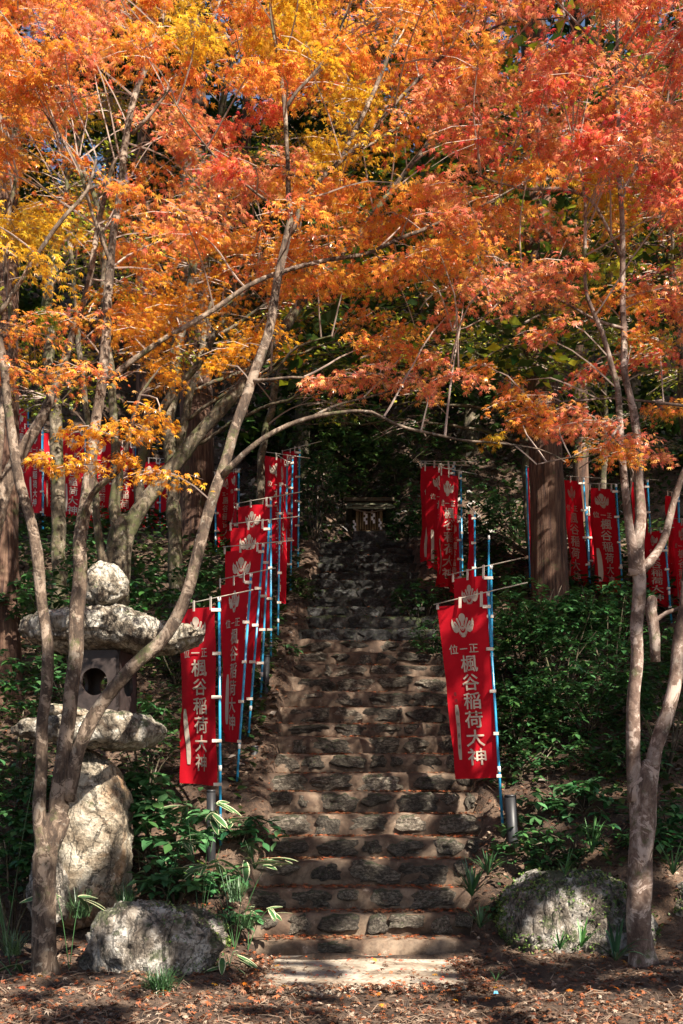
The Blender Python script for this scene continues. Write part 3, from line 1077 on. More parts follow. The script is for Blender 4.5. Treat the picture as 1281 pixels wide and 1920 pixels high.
for px, py, d, R, code in LOW:
    T = P(px, py, d)
    t = T4 if px > 890 and py > 480 else (T1 if px < 900 else best_tree(T))
    t.spray(T, R, int(520 * R), code, size=.08, droop=.16)
for t in NEAR:
    t.finish(T7, single=290 if t in (T1, T4) else 0)


# ------------------------------------------------------------------ maples further back
def back_tree(label, trunk, regions, bark=None, size=.085, group='maple trees further up the slope'):
    b = trunk[0]
    base = P(b[0], b[1], b[2])
    zg = height(base.x, base.y) - .15
    if zg < base.z:
        trunk = [(b[0], YH - (zg - H) * F / b[2], b[2], b[3] * 1.15)] + trunk
        base = P(*trunk[0][:3])
    t = Tree(label, base, group, bark=bark or M_BARKM)
    t.limb(trunk, 'trunk', 9, .06)
    n = 0
    for (x0, x1, y0, y1, code, k) in regions:
        for _ in range(k):
            px, py = random.uniform(x0, x1), random.uniform(y0, y1)
            d = trunk[-1][2] + random.uniform(-1.6, 1.6)
            T = P(px, py, d)
            c = code if len(code) == 1 else random.choice(code)
            t.spray(T, random.uniform(.45, .8), 130, c, size=size, twig=_ % 2 == 0, thin=1.6)
    t.finish(T5)
    return t


back_tree('yellow-green maple behind the left stems', [(110, 1010, 14, 30), (105, 800, 14, 26), (90, 600, 14, 22), (120, 380, 14, 16), (160, 200, 14, 9)], [(-60, 260, 180, 480, 'GGY', 20), (-60, 240, 440, 760, 'GGGY', 18), (180, 420, 280, 480, 'YGO', 10)])
back_tree('amber maple whose crown fills the gap left of the middle', [(330, 1030, 14.5, 28), (320, 800, 14.5, 24), (350, 560, 14.5, 18), (400, 380, 14.5, 12)], [(240, 560, 380, 660, 'KAAO', 26), (200, 300, 520, 590, 'R', 4), (300, 560, 620, 720, 'KG', 8)])
back_tree('bright yellow maple behind the middle fork', [(480, 1050, 15.5, 18), (500, 800, 15.5, 15), (580, 500, 15.5, 11), (650, 250, 15.5, 8)], [(520, 780, 130, 360, 'Y', 24), (560, 780, 330, 560, 'GYKG', 20), (540, 740, 560, 720, 'GK', 12), (560, 800, 640, 790, 'GE', 8)])
back_tree('golden maple topping the picture left of centre', [(378, 1020, 18, 26), (376, 700, 18, 22), (400, 300, 17.5, 16), (450, 60, 16.5, 10)], [(150, 720, -60, 200, 'YYA', 34), (250, 560, 180, 360, 'GYO', 12)])
back_tree('olive and orange maple behind the right cedar', [(1010, 1060, 15.6, 18), (1005, 820, 15.6, 15), (960, 600, 15.4, 11), (900, 420, 15, 8)], [(720, 1000, 400, 660, 'GKOG', 26), (820, 1060, 560, 720, 'GGE', 14), (760, 1000, 240, 420, 'KOR', 14)])
back_tree('lime and yellow maple behind the right maple', [(1135, 1120, 17, 16), (1130, 850, 17, 14), (1140, 600, 16, 11), (1160, 400, 15, 8)], [(1050, 1340, 380, 640, 'GYYG', 34), (1040, 1340, 620, 840, 'GGE', 16)])
back_tree('crimson maple at the upper right edge', [(1300, 1100, 14, 28), (1290, 800, 14, 24), (1260, 500, 14, 16), (1230, 300, 14, 9)], [(1100, 1340, 180, 380, 'CR', 18), (1180, 1340, 340, 560, 'RK', 10), (1150, 1340, 0, 160, 'RP', 12)])
back_tree('rust-orange maple high above the right cedar', [(1000, 1080, 17, 24), (980, 700, 17, 20), (930, 300, 17, 14), (900, 120, 17, 9)], [(760, 1180, 80, 330, 'ROP', 24), (700, 860, -60, 80, 'YO', 10)])


# ------------------------------------------------------------------ cedars
CEDARS = []


def cedar(label, pts, sides=18):
    b = P(*pts[0][:3])
    zg = height(b.x, b.y) - .2
    if zg < b.z:
        pts = [(pts[0][0], YH - (zg - H) * F / pts[0][2], pts[0][2], pts[0][3] * 1.12)] + pts
    base = P(*pts[0][:3])
    t = thing('cedar_tree', label, 'tree', base, 'cedar trunks on the slope')
    tb = Tubes()
    pp = [P(a, b, d) for a, b, d, w_ in pts]
    rr = [w_ / F * d / 2 for a, b, d, w_ in pts]
    op, orr = smooth_path(pp, rr, .25, .02)
    n0 = 0
    # ridged bark: radius modulated round the trunk
    V, Fc = [], []
    S = sides * 3
    for i, (q, r) in enumerate(zip(op, orr)):
        for k in range(S):
            th = 2 * math.pi * k / S
            rd = r * (1 + .06 * noise.noise(Vector((math.cos(th) * 4, math.sin(th) * 4, q.z * .35))) + .05 * noise.noise(Vector((math.cos(th) * 12, math.sin(th) * 12, q.z * .8))))
            V.append(q + Vector((math.cos(th) * rd, math.sin(th) * rd, 0)))
    for i in range(len(op) - 1):
        for k in range(S):
            a = i * S + k
            b = i * S + (k + 1) % S
            Fc.append((a, b, b + S, a + S))
    link('trunk', mesh('trunk', V, Fc, M_CEDAR, True), t)
    CEDARS.append((t, op[-1]))
    # needle crown high above, mostly past the top of the frame
    top = op[-1]
    L = []
    for k in range(520):
        u = random.random()
        a = random.uniform(0, 6.28)
        rr_ = (1 - u) ** .8 * 2.1 * random.uniform(.3, 1)
        c = leafcol('E')
        L.append((top.x + math.cos(a) * rr_, top.y + math.sin(a) * rr_, top.z - 2.0 + u * 6, a, random.uniform(-.9, .2), random.uniform(-.5, .5), random.uniform(.3, .6), *c))
    me = leaf_mesh('crown', TQ, L, M_FAR, t.location)
    link('crown', me, t, True)
    return t


cedar('thick reddish cedar trunk right of the stairs, beside the right banners', [(1036, 1330, 14.5, 74), (1033, 1150, 14.5, 69), (1028, 950, 14.5, 64), (1018, 700, 14.5, 58), (1008, 400, 14.5, 50), (1000, 0, 14.5, 46), (995, -500, 14.5, 30)])
cedar('thick dark cedar trunk left of the stairs, behind the leaning stems', [(372, 1120, 17, 74), (370, 950, 17, 66), (368, 700, 17, 60), (364, 400, 17, 52), (362, 0, 17, 42), (360, -600, 17, 26)])
cedar('brown cedar trunk at the left edge behind the maple stems', [(8, 1230, 12.5, 62), (8, 1000, 12.5, 52), (10, 700, 12.5, 48), (14, 300, 12.5, 42), (16, -300, 12.5, 30)])
cedar('slim dark cedar trunk above the right back banners', [(795, 1010, 22, 20), (795, 700, 22, 17), (792, 300, 22, 13), (790, -100, 22, 8)], 10)
cedar('thin cedar trunk between the left cedar and the stairs', [(458, 1000, 23, 26), (460, 700, 23, 22), (462, 300, 23, 17), (464, -100, 23, 10)], 10)
cedar('straight grey cedar trunk high at the upper right', [(1090, 1010, 20, 30), (1086, 600, 20, 26), (1080, 200, 20, 20), (1076, -200, 20, 12)], 10)
cedar('dark cedar trunk seen between the upper left stems', [(270, 960, 21, 32), (270, 600, 21, 28), (268, 200, 21, 22), (266, -200, 21, 13)], 10)


# ------------------------------------------------------------------ evergreen trees on the hill behind
def evergreen(label, px, d, top_py, wpx, n, code='E', sz_=.26):
    x = (px - 640.5) / F * d
    z0 = height(x, d)
    ztop = H + (YH - top_py) / F * d
    t = thing('evergreen_tree', label, 'tree', (x, d, z0 - .1), 'dark evergreens on the hill behind the shrine')
    tb = Tubes()
    pp = [Vector((x, d, z0 - .3)), Vector((x + .1, d, (z0 + ztop) / 2)), Vector((x, d, ztop - .3))]
    op, orr = smooth_path(pp, [.22, .16, .05], .6, .06, px)
    tb.add(op, orr, 7)
    tb.build('trunk', M_BARKM, t)
    R = wpx / F * d / 2
    zm = z0 + (ztop - z0) * .12
    L = []
    clumps = []
    for k in range(30):
        u = random.random()
        a = random.uniform(0, 6.28)
        r = R * math.sqrt(random.random()) * (1 - .55 * u)
        clumps.append((x + math.cos(a) * r, d + math.sin(a) * r, zm + (ztop - zm) * u, random.uniform(.35, .9) * R * .5))
    for k in range(n):
        c = random.choice(clumps)
        v = Vector((random.gauss(0, .5), random.gauss(0, .5), random.gauss(0, .28))) * c[3]
        col = leafcol(code)
        L.append((c[0] + v.x, c[1] + v.y, c[2] + v.z, random.uniform(0, 6.28), random.uniform(-.8, .3), random.uniform(-.7, .7), sz_ * random.uniform(.5, 1.2), *col))
    me = leaf_mesh('crown', TQ, L, M_FAR, t.location)
    link('crown', me, t, True)


for px, d, tp, wp, n, lb in [
    (-40, 24, 120, 420, 3200, 'dark evergreen tree behind the left edge cedar'),
    (200, 27, 20, 420, 3200, 'dark evergreen tree high behind the left maples'),
    (430, 25, 180, 380, 3000, 'dark evergreen tree behind the left cedar'),
    (600, 30, 60, 360, 3200, 'tall evergreen tree behind the middle fork'),
    (760, 26, 300, 360, 2600, 'evergreen tree behind the shrine roof'),
    (900, 31, 150, 360, 3000, 'tall evergreen tree behind the right back banners'),
    (1080, 26, 60, 420, 3200, 'dark evergreen tree behind the right cedar'),
    (1270, 28, -40, 420, 3200, 'dark evergreen tree behind the right maple'),
    (560, 22, 560, 260, 1800, 'small evergreen tree above the left back banners'),
    (690, 24, 640, 260, 1600, 'small evergreen tree just above the shrine'),
    (880, 22, 560, 240, 1600, 'small evergreen tree right of the shrine'),
    (1180, 21, 560, 300, 2000, 'small evergreen tree above the right banners'),
    (140, 32, -60, 420, 4200, 'dark evergreen tree filling the gap above the second left maple stem'),
    (300, 31, -40, 380, 4200, 'dark evergreen tree between the golden maple and the left stems'),
    (330, 36, -160, 520, 3200, 'distant evergreen tree at the top left of the hill'),
    (690, 38, -100, 520, 3000, 'distant evergreen tree at the top middle of the hill'),
    (1100, 38, -160, 560, 3200, 'distant evergreen tree at the top right of the hill'),
    (30, 36, -140, 520, 3000, 'distant evergreen tree beyond the upper left corner')]:
    evergreen(lb, px, d, tp, wp, n)


# ------------------------------------------------------------------ banners
def glyphs(txt, bold=.018):
    cu = bpy.data.curves.new('lettering', 'FONT')
    cu.body = txt
    cu.size = 1.0
    cu.offset = bold
    cu.resolution_u = 2
    cu.align_x = 'CENTER'
    ob = bpy.data.objects.new('lettering_source', cu)
    C.objects.link(ob)
    bpy.context.view_layer.update()
    me = bpy.data.meshes.new_from_object(ob)
    V = np.array([v.co[:] for v in me.vertices])
    Fc = [tuple(p.vertices) for p in me.polygons]
    bpy.data.objects.remove(ob)
    bpy.data.curves.remove(cu)
    bpy.data.meshes.remove(me)
    if len(V):
        c = (V.min(0) + V.max(0)) / 2
        V = V - c
    return V, Fc


GL = {}
for ch in '正一位楓谷稲荷大神':
    GL[ch] = glyphs(ch, 0)
for ch in '奉納梅村辰郎':
    GL['t' + ch] = glyphs(ch, .0)


def emblem_polys():
    def circ(cx, cy, rx, ry, n=18, a0=0, a1=360):
        return [(cx + rx * math.cos(math.radians(a0 + (a1 - a0) * k / n)), cy + ry * math.sin(math.radians(a0 + (a1 - a0) * k / n))) for k in range(n + (0 if a1 - a0 == 360 else 1))]

    def bar(x0, y0, x1, y1, w0, w1):
        d = Vector((x1 - x0, y1 - y0)).normalized()
        p = Vector((-d.y, d.x))
        out = [(x0 - p.x * w0, y0 - p.y * w0)]
        for k in range(7):
            a = -90 + 30 * k
            c, s = math.cos(math.radians(a)), math.sin(math.radians(a))
            out.append((x1 + d.x * w1 * c + p.x * w1 * s, y1 + d.y * w1 * c + p.y * w1 * s))
        out.append((x0 + p.x * w0, y0 + p.y * w0))
        return out
    cream = [circ(0, 1.46, .31, .33), [(-.17, 1.25), (.17, 1.25), (.13, .95), (.36, .75), (.40, .3), (.2, .03), (0, -.02), (-.2, .03), (-.40, .3), (-.36, .75), (-.13, .95)]]
    wing = [(-.93, 1.42), (-1.02, 1.1), (-.98, .78), (-.86, .46), (-.66, .34), (-.42, .42), (-.34, .66), (-.50, .84), (-.68, .86), (-.80, 1.02), (-.84, 1.22)]
    for s in (1, -1):
        cream.append([(x * s, y) for x, y in wing])
        cream.append([(x * s, y) for x, y in bar(-.24, .82, -.46, 1.36, .08, .10)])
        cream.append([(x * s, y) for x, y in bar(-.42, .74, -.70, 1.12, .07, .09)])
    red = []
    sm = circ(.0, .66, .27, .34, 14, 190, 350)
    sm2 = circ(.0, .72, .20, .24, 14, 190, 350)
    red.append(sm + sm2[::-1])
    red.append(circ(0, .76, .12, .09, 12, 10, 170) + circ(0, .73, .10, .05, 12, 10, 170)[::-1])
    red.append(circ(0, .58, .05, .05, 8))
    for s in (1, -1):
        red.append([(s * .30, .30), (s * .36, .33), (s * .20, .10), (s * .15, .10)])
        red.append([(s * .12, 1.0), (s * .19, 1.06), (s * .22, .86), (s * .16, .84)])
    return cream, red


EC, ER = emblem_polys()
BAN_N = 0


def tri_poly(poly):
    return tessellate_polygon([[Vector((x, y, 0)) for x, y in poly]])


def banner(label, TL, TR, BLc, BRc, d, pole, bar, pole_side='R', name=False, strip=True, mirror=False, group='red prayer banners along the stairs', ddir=1, text=True, near=True, seed=None, tabs=5):
    """corners in photo pixels; pole = (top px, top py, bottom px, bottom py); bar = (x0,y0,x1,y1)"""
    global BAN_N
    BAN_N += 1
    sd_ = BAN_N * 2.7
    wpx = abs(TR[0] - TL[0]) + 1e-6
    wap = wpx / F * d
    extra = math.sqrt(max(0, .6 ** 2 - wap ** 2)) * ddir
    if pole_side == 'R':
        dl, dr = d + extra, d
    else:
        dl, dr = d, d + extra
    c00, c10 = P(*TL, dl), P(*TR, dr)
    c01, c11 = P(*BLc, dl), P(*BRc, dr)
    nrm = (c10 - c00).cross(c01 - c00).normalized()
    if nrm.y > 0:
        nrm = -nrm

    def S(u, v, off=0.0):
        q = (c00 * (1 - u) + c10 * u) * (1 - v) + (c01 * (1 - u) + c11 * u) * v
        edge = (1 - u) if pole_side == 'R' else u
        amp = .006 + .022 * edge * (.4 + v)
        amp *= 1.0 if d < 12 else 1.7
        rp_ = math.sin(u * 7 + sd_ + v * 2.2 + noise.noise(Vector((u * 2, v * 3, sd_))) * 2.5) * amp + noise.noise(Vector((u * 3, v * 5, sd_))) * .018
        return q + nrm * (rp_ + off)
    base = P(pole[2], pole[3], d)
    zb = height(base.x, base.y) - .08
    topp = P(pole[0], pole[1], d)
    if base.z > zb:
        k = (topp.z - zb) / max(.1, (topp.z - base.z))
        base = topp + (base - topp) * k
    root = thing('banner', label, 'banner', base, group)
    # cloth
    nu, nv = 14, 34
    V, Fc = [], []
    for j in range(nv + 1):
        for i in range(nu + 1):
            V.append(S(i / nu, j / nv))
    for j in range(nv):
        for i in range(nu):
            a = j * (nu + 1) + i
            Fc.append((a, a + 1, a + nu + 2, a + nu + 1))
    cl = link('cloth', mesh('cloth', V, Fc, M_CLOTH, True), root)
    # lettering; (x right, y down) in cloth metres, 0.6 x 1.8
    ht = 1.8

    def uv(x, y, off):
        u = x / .6
        if mirror:
            u = 1 - u
        return S(u, y / ht, off)
    if text:
        V, Fc = [], []

        def put(key, cx, cy, w_, h_, store=None, off=.007):
            g, gf = GL[key]
            vv, ff = store if store else (V, Fc)
            n0 = len(vv)
            for ci, (ax, ay) in enumerate(((0, 0),) if key[0] == 't' else ((-.014, 0), (.014, 0), (0, .014), (0, -.012))):
                n0 = len(vv)
                for q in g:
                    vv.append(uv(cx + (q[0] + ax) * w_, cy - (q[1] + ay) * h_, off + ci * .0006))
                for f in gf:
                    ff.append(tuple(n0 + k for k in f))
        for k, ch in enumerate('位一正'):
            put(ch, .145 + k * .135, .455, .115, .105)
        for k, ch in enumerate('楓谷稲荷大神'):
            put(ch, .335, .61 + k * .193, .235, .185)
        link('lettering', mesh('lettering', V, Fc, M_PRINT), root)
        V, Fc = [], []
        ex, ey, es = .30, .335, .145
        for pol in EC:
            n0 = len(V)
            V += [uv(ex + x * es, ey - y * es * .95, .006) for x, y in pol]
            Fc += [tuple(n0 + k for k in t) for t in tri_poly(pol)]
        em = link('emblem', mesh('emblem', V, Fc, M_PRINT), root)
        V, Fc = [], []
        for pol in ER:
            n0 = len(V)
            V += [uv(ex + x * es, ey - y * es * .95, .009) for x, y in pol]
            Fc += [tuple(n0 + k for k in t) for t in tri_poly(pol)]
        link('emblem_detail', mesh('emblem_detail', V, Fc, M_CLOTH), em)
    if strip and text:
        V = []
        pol = []
        x0, x1, y0, y1 = .085, .145, 1.03, 1.60
        for k in range(7):
            a = math.pi * k / 6
            pol.append((.115 + .03 * math.cos(a), y0 + .02 - .02 * math.sin(a)))
        rows = 10
        n = 8
        Vs, Fs = [], []
        for j in range(n + 1):
            yy = y0 + (y1 - y0) * j / n
            wd = .03 if 0 < j < n else .02
            Vs += [uv(.115 - wd, yy, .006), uv(.115 + wd, yy, .006)]
        Fs = [(2 * j, 2 * j + 1, 2 * j + 3, 2 * j + 2) for j in range(n)]
        st = link('name_strip', mesh('name_strip', Vs, Fs, M_PRINT), root)
        if name:
            for k, ch in enumerate('梅村辰郎'):
                sv, sf = [], []
                put('t' + ch, .117, 1.12 + k * .115, .042, .05, (sv, sf), .009)
                link('handwriting', mesh('handwriting', sv, sf, M_INK), root)
            for k, ch in enumerate('奉納'):
                sv, sf = [], []
                put('t' + ch, .115, .92 + k * .065, .045, .05, (sv, sf), .007)
                link('handwriting', mesh('handwriting', sv, sf, M_INK), root)
    # pole
    t = Tubes()
    t.add([base, topp], [.0155, .0135], 8)
    t.build('pole', M_POLE, root)
    if near:
        for f0, rr, ln, mt in ((0.0, .019, .045, M_WHITE), (.62, .018, .06, M_WHITE), (.80, .0145, .03, M_BAR)):
            q = topp.lerp(base, f0)
            dd = (base - topp).normalized()
            t = Tubes()
            t.add([q, q + dd * ln], [rr, rr], 10)
            t.build('collar', mt, root)
    # crossbar
    bx0, by0, bx1, by1 = bar
    if pole_side == 'R':
        q0 = P(bx0, by0, dl)
        q1 = topp + (topp - q0) * ((bx1 - pole[0]) / max(8., pole[0] - bx0))
    else:
        q0 = P(bx1, by1, dr)
        q1 = topp + (topp - q0) * ((pole[0] - bx0) / max(8., bx1 - pole[0]))
    t = Tubes()
    fr = Vector((0, -.014, 0))
    t.add([q0 + fr, topp.lerp(q0, .4) + fr, topp + fr, q1 + fr], [.006] * 4, 6)
    t.build('crossbar', M_BAR, root)
    # tabs: three hanging from the crossbar, several round the pole
    if near:
        for u in (.03, .5, .93):
            a = S(u, 0) + nrm * .01
            f_ = (u if pole_side == 'L' else 1 - u)
            b_ = topp.lerp(q0, max(.05, min(1, (P(0, 0, 1) * 0).x + f_)))
            b2 = Vector((a.x, a.y, (topp.z + (q0.z - topp.z) * f_) + .012))
            ux = (c10 - c00).normalized() * .016
            lo = a - Vector((0, 0, .035))
            Vt = [lo - ux, lo + ux, b2 + ux, b2 - ux]
            Vt = [v + nrm * .012 for v in Vt] + [v + nrm * .009 for v in Vt]
            link('tab', mesh('tab', Vt, [(0, 1, 2, 3), (7, 6, 5, 4), (0, 4, 5, 1), (1, 5, 6, 2), (2, 6, 7, 3), (3, 7, 4, 0)], M_TAB), root)
        ue = 1.0 if pole_side == 'R' else 0.0
        for k in range(tabs):
            v = .02 + .97 * k / (tabs - 1)
            e = S(ue, v)
            # pole position at that height
            k2 = (topp.z - e.z) / (topp.z - base.z)
            pq = topp.lerp(base, k2)
            dirx = (e - pq)
            sgn = 1 if pole_side == 'R' else -1
            xa, xb = e.x - sgn * .035, pq.x + sgn * .018
            hh = .016
            yy = min(e.y, pq.y) - .014
            Vt = [Vector((xa, e.y - .016, e.z - hh)), Vector((xb, yy - .004, e.z - hh)), Vector((xb, yy - .004, e.z + hh)), Vector((xa, e.y - .016, e.z + hh))]
            Vt = Vt + [q + Vector((0, .03, 0)) for q in Vt]
            link('tab', mesh('tab', Vt, [(0, 1, 2, 3), (7, 6, 5, 4), (0, 4, 5, 1), (1, 5, 6, 2), (2, 6, 7, 3), (3, 7, 4, 0)], M_TAB), root)
    return root


# right of the stairs
banner('front red banner right of the stairs, leaning, with a handwritten name strip', (820, 1137), (911, 1131), (853, 1461), (938, 1458), 10.4, (915, 1110, 948, 1637), (813, 1134, 985, 1103), name=True)
banner('red banner directly behind the front right one, only its emblem showing', (848, 1086), (913, 1078), (866, 1375), (926, 1375), 11.2, (921, 1060, 927, 1605), (839, 1079, 972, 1056), strip=False)
banner('sunlit red banner in the right back cluster, foremost with white text', (822, 888), (860, 893), (820, 1099), (852, 1103), 15.4, (864, 884, 869, 1190), (821, 876, 896, 893), ddir=-1)
banner('wide red banner at the back left of the right back cluster', (788, 874), (846, 875), (790, 1066), (845, 1068), 16.4, (852, 866, 856, 1170), (787, 865, 892, 869))
banner('red banner half hidden between two others of the right back cluster', (800, 880), (848, 884), (804, 1077), (850, 1078), 15.9, (850, 872, 854, 1180), (789, 869, 879, 873))
banner('narrow folded red banner on the right side of the right back cluster', (849, 971), (861, 975), (846, 1120), (862, 1120), 14.8, (862, 968, 866, 1230), (848, 964, 870, 979), strip=False)
banner('slim edge-on red banner standing alone behind the front right pair', (879, 963), (888, 968), (881, 1160), (888, 1160), 14.2, (890, 959, 892, 1250), (881, 950, 900, 974), strip=False)
pl = thing('bare_pole', 'bare thin blue pole without cloth behind the front right banners', 'pole', P(912, 1540, 11.9))
t_ = Tubes(); t_.add([P(912, 1545, 11.9), P(917, 1012, 11.9)], [.012, .011], 8); t_.build('shaft', M_POLE, pl)
t_ = Tubes(); t_.add([P(917, 1012, 11.9), P(917, 1004, 11.9)], [.016, .012], 8); t_.build('cap', M_WHITE, pl)
GR = 'red banners on the slope at the right'
banner('first red banner right of the big right cedar, emblem in sun', (1053, 900), (1089, 902), (1068, 1099), (1103, 1112), 16.0, (1094, 895, 1110, 1150), (1062, 893, 1128, 897), group=GR)
banner('wide red banner second from the right cedar, top half sunlit', (1104, 914), (1152, 918), (1122, 1112), (1170, 1114), 15.4, (1155, 908, 1170, 1150), (1102, 907, 1152, 909), group=GR)
banner('low red banner peeping between the first and second right of the cedar', (1101, 962), (1134, 962), (1118, 1139), (1150, 1139), 16.8, (1100, 951, 1112, 1200), (1098, 950, 1140, 955), pole_side='L', group=GR, strip=False)
banner('slim red banner edge-on just left of the big right cedar', (988, 877), (992, 880), (994, 1064), (998, 1064), 16.0, (987, 874, 996, 1150), (985, 872, 994, 876), pole_side='L', group=GR, text=False, near=False)
banner('red banner right of the right maple stems, upper of two', (1186, 903), (1211, 909), (1196, 1102), (1222, 1106), 15.6, (1214, 899, 1229, 1160), (1190, 897, 1234, 909), group=GR)
banner('low red banner in the crook of the right maple branch', (1209, 1000), (1242, 994), (1213, 1132), (1258, 1140), 14.6, (1246, 990, 1260, 1180), (1222, 991, 1262, 986), group=GR, strip=False)
banner('narrow red banner near the right edge with a white strip', (1250, 929), (1269, 936), (1254, 1130), (1272, 1130), 15.2, (1272, 926, 1278, 1160), (1250, 921, 1285, 934), group=GR)
banner('last red banner, cut by the right edge of the picture', (1262, 978), (1300, 985), (1262, 1150), (1300, 1150), 14.4, (1304, 975, 1310, 1180), (1258, 972, 1320, 980), group=GR)
# left of the stairs
banner('front left red banner partly behind the lantern roof, sun flecks at its foot', (336, 1144), (403, 1137), (343, 1468), (407, 1474), 10.2, (411, 1120, 414, 1628), (332, 1137, 470, 1106), strip=True)
banner('second red banner from the front left, full text readable', (416, 1098), (465, 1086), (418, 1390), (450, 1393), 11.1, (471, 1075, 436, 1590), (414, 1087, 513, 1071), name=False)
banner('third red banner from the front left', (420, 1034), (490, 1029), (425, 1310), (468, 1313), 11.9, (494, 1019, 456, 1510), (418, 1026, 548, 1017), strip=False)
banner('fourth red banner from the front left', (435, 991), (500, 987), (440, 1244), (486, 1246), 12.7, (505, 975, 483, 1435), (433, 983, 559, 971), strip=False)
banner('fifth red banner from the front left, top one of the overlapping stack', (444, 951), (505, 944), (448, 1182), (506, 1183), 13.6, (508, 933, 508, 1370), (441, 945, 563, 927), strip=False)
banner('wide red banner with sun patches on the upper left side of the stairs', (495, 854), (546, 864), (500, 1056), (543, 1060), 15.6, (549, 855, 543, 1215), (493, 847, 580, 860), ddir=1)
banner('folded red banner right of the wide sun-patched one', (522, 858), (537, 868), (520, 1081), (536, 1085), 14.9, (539, 866, 531, 1240), (521, 854, 548, 874), strip=False)
banner('tightly twisted red banner on the lowest of the upper left poles', (527, 903), (537, 911), (521, 1132), (529, 1132), 14.2, (526, 907, 519, 1315), (524, 900, 540, 912), pole_side='L', strip=False)
banner('rearmost red banner beside the stairs on the tallest left pole', (533, 847), (558, 845), (530, 1032), (556, 1033), 16.4, (562, 838, 557, 1170), (530, 846, 600, 835), strip=False)
GL_ = 'red banners on the slope at the left'
banner('red banner seen from behind with mirrored text, beside the left cedar', (407, 892), (441, 890), (408, 1031), (436, 1031), 16.6, (404, 885, 405, 1080), (400, 885, 445, 884), pole_side='L', mirror=True, group=GL_, strip=False)
banner('narrow red banner just right of the mirrored one', (431, 887), (446, 882), (430, 1026), (443, 1020), 16.2, (448, 880, 448, 1080), (430, 880, 452, 877), group=GL_, strip=False)
banner('red banner with name strip right of the leaning mossy stem', (298, 868), (339, 868), (299, 1027), (339, 1028), 19.6, (342, 860, 343, 1075), (294, 860, 350, 860), group=GL_)
banner('red banner with a sun patch at its foot, left of the name strip one', (262, 866), (298, 866), (272, 1017), (299, 1018), 20.2, (300, 860, 301, 1068), (260, 858, 310, 858), group=GL_)
banner('dim red banner behind the mossy stems', (212, 836), (250, 836), (216, 1000), (252, 1002), 20.6, (254, 826, 254, 1060), (210, 828, 262, 826), group=GL_)
banner('red banner behind the second left maple stem', (168, 820), (208, 820), (170, 990), (208, 992), 20.0, (211, 812, 211, 1056), (166, 812, 220, 811), group=GL_)
banner('plain red banner left of the middle left maple stem, emblem shaded', (114, 812), (157, 812), (114, 976), (157, 978), 19.6, (160, 804, 160, 1050), (112, 805, 168, 803), group=GL_)
banner('dark red banner with name strip left of the emblem-shaded one', (80, 812), (112, 812), (82, 968), (112, 968), 20.4, (79, 806, 80, 1040), (76, 806, 118, 806), pole_side='L', group=GL_)
banner('dark red banner beside the left edge cedar', (50, 802), (78, 802), (50, 962), (78, 962), 19.8, (81, 796, 81, 1040), (46, 796, 88, 795), group=GL_)
banner('small high red banner at the far left', (30, 766), (50, 766), (30, 925), (50, 925), 21.0, (53, 760, 53, 1030), (28, 760, 58, 758), group=GL_, strip=False)

banner('red banner squeezed between the two mossy stems', (250, 846), (276, 846), (252, 1004), (277, 1004), 21.4, (280, 838, 280, 1060), (248, 838, 290, 838), group=GL_, strip=False)
banner('red banner glimpsed between the leftmost stems', (90, 824), (118, 824), (92, 985), (118, 985), 21.2, (122, 816, 122, 1050), (88, 817, 128, 816), group=GL_, strip=False)

# ------------------------------------------------------------------ shrine
SH = P(692, 1012, 18.9)
sh = thing('wooden_shrine', 'small old wooden shrine with paper streamers at the top of the stairs', 'shrine', SH)
k = 18.9 / F


def sbox(name, px0, px1, py0, py1, dy, dep, mat, parent=None):
    x = ((px0 + px1) / 2 - 640.5) * k
    z = H + (YH - (py0 + py1) / 2) * k
    return box(name, (x, 18.9 + dy + dep / 2, z), (px1 - px0) * k, dep, abs(py1 - py0) * k, mat, parent or sh)


sbox('plinth', 662, 722, 1004, 1030, -.34, .66, M_STEPD)
sbox('sill_beam', 666, 717, 1003, 1010, -.33, .56, M_WOOD)
sbox('cabinet', 672, 711, 962, 1003.5, -.2, .42, M_DARKWOOD)
sbox('post', 667, 672, 960, 1003.2, -.32, .05, M_WOOD)
sbox('post', 711, 716, 960, 1003.2, -.32, .05, M_WOOD)
dr = sbox('door', 673.5, 691, 966, 1000, -.235, .03, M_DARKWOOD)
for j in range(4):
    sbox('slat', 674.5 + j * 4.4, 677 + j * 4.4, 967, 999, -.25, .013, M_WOOD, dr)
dr = sbox('door', 692, 709.5, 966, 1000, -.235, .03, M_DARKWOOD)
for j in range(4):
    sbox('slat', 693 + j * 4.4, 695.5 + j * 4.4, 967, 999, -.25, .013, M_WOOD, dr)
sbox('lintel', 660, 724, 956, 962, -.34, .62, M_DARKWOOD)
# curved roof
V, Fc = [], []
cols = 14
for side in (0, 1):
    for j in range(7):
        v = j / 6
        for i in range(cols + 1):
            u = i / cols
            flare = .02 * abs(2 * u - 1) ** 3
            x = ((652 - 4 * v + (82 + 8 * v) * u) - 640.5) * k
            y = 18.9 - .02 - .52 * v if side == 0 else 18.9 - .02 + .5 * v
            z = H + (YH - 938) * k - .05 - .22 * v ** .8 + flare * v - .05 * v * (1 - v)
            V.append((x, y, z))
            V.append((x, y, z - .045))
W2 = (cols + 1) * 2
for side in (0, 1):
    o_ = side * 7 * W2
    for j in range(6):
        for i in range(cols):
            a = o_ + j * W2 + i * 2
            q = (a, a + 2, a + 2 + W2, a + W2)
            q2 = (a + 1, a + 1 + W2, a + 3 + W2, a + 3)
            Fc += [q if side else q[::-1], q2 if side else q2[::-1]]
        for i in (0, cols):
            a = o_ + j * W2 + i * 2
            Fc.append((a, a + 1, a + 1 + W2, a + W2))
    for i in range(cols):
        a = o_ + 6 * W2 + i * 2
        Fc.append((a, a + 2, a + 3, a + 1))
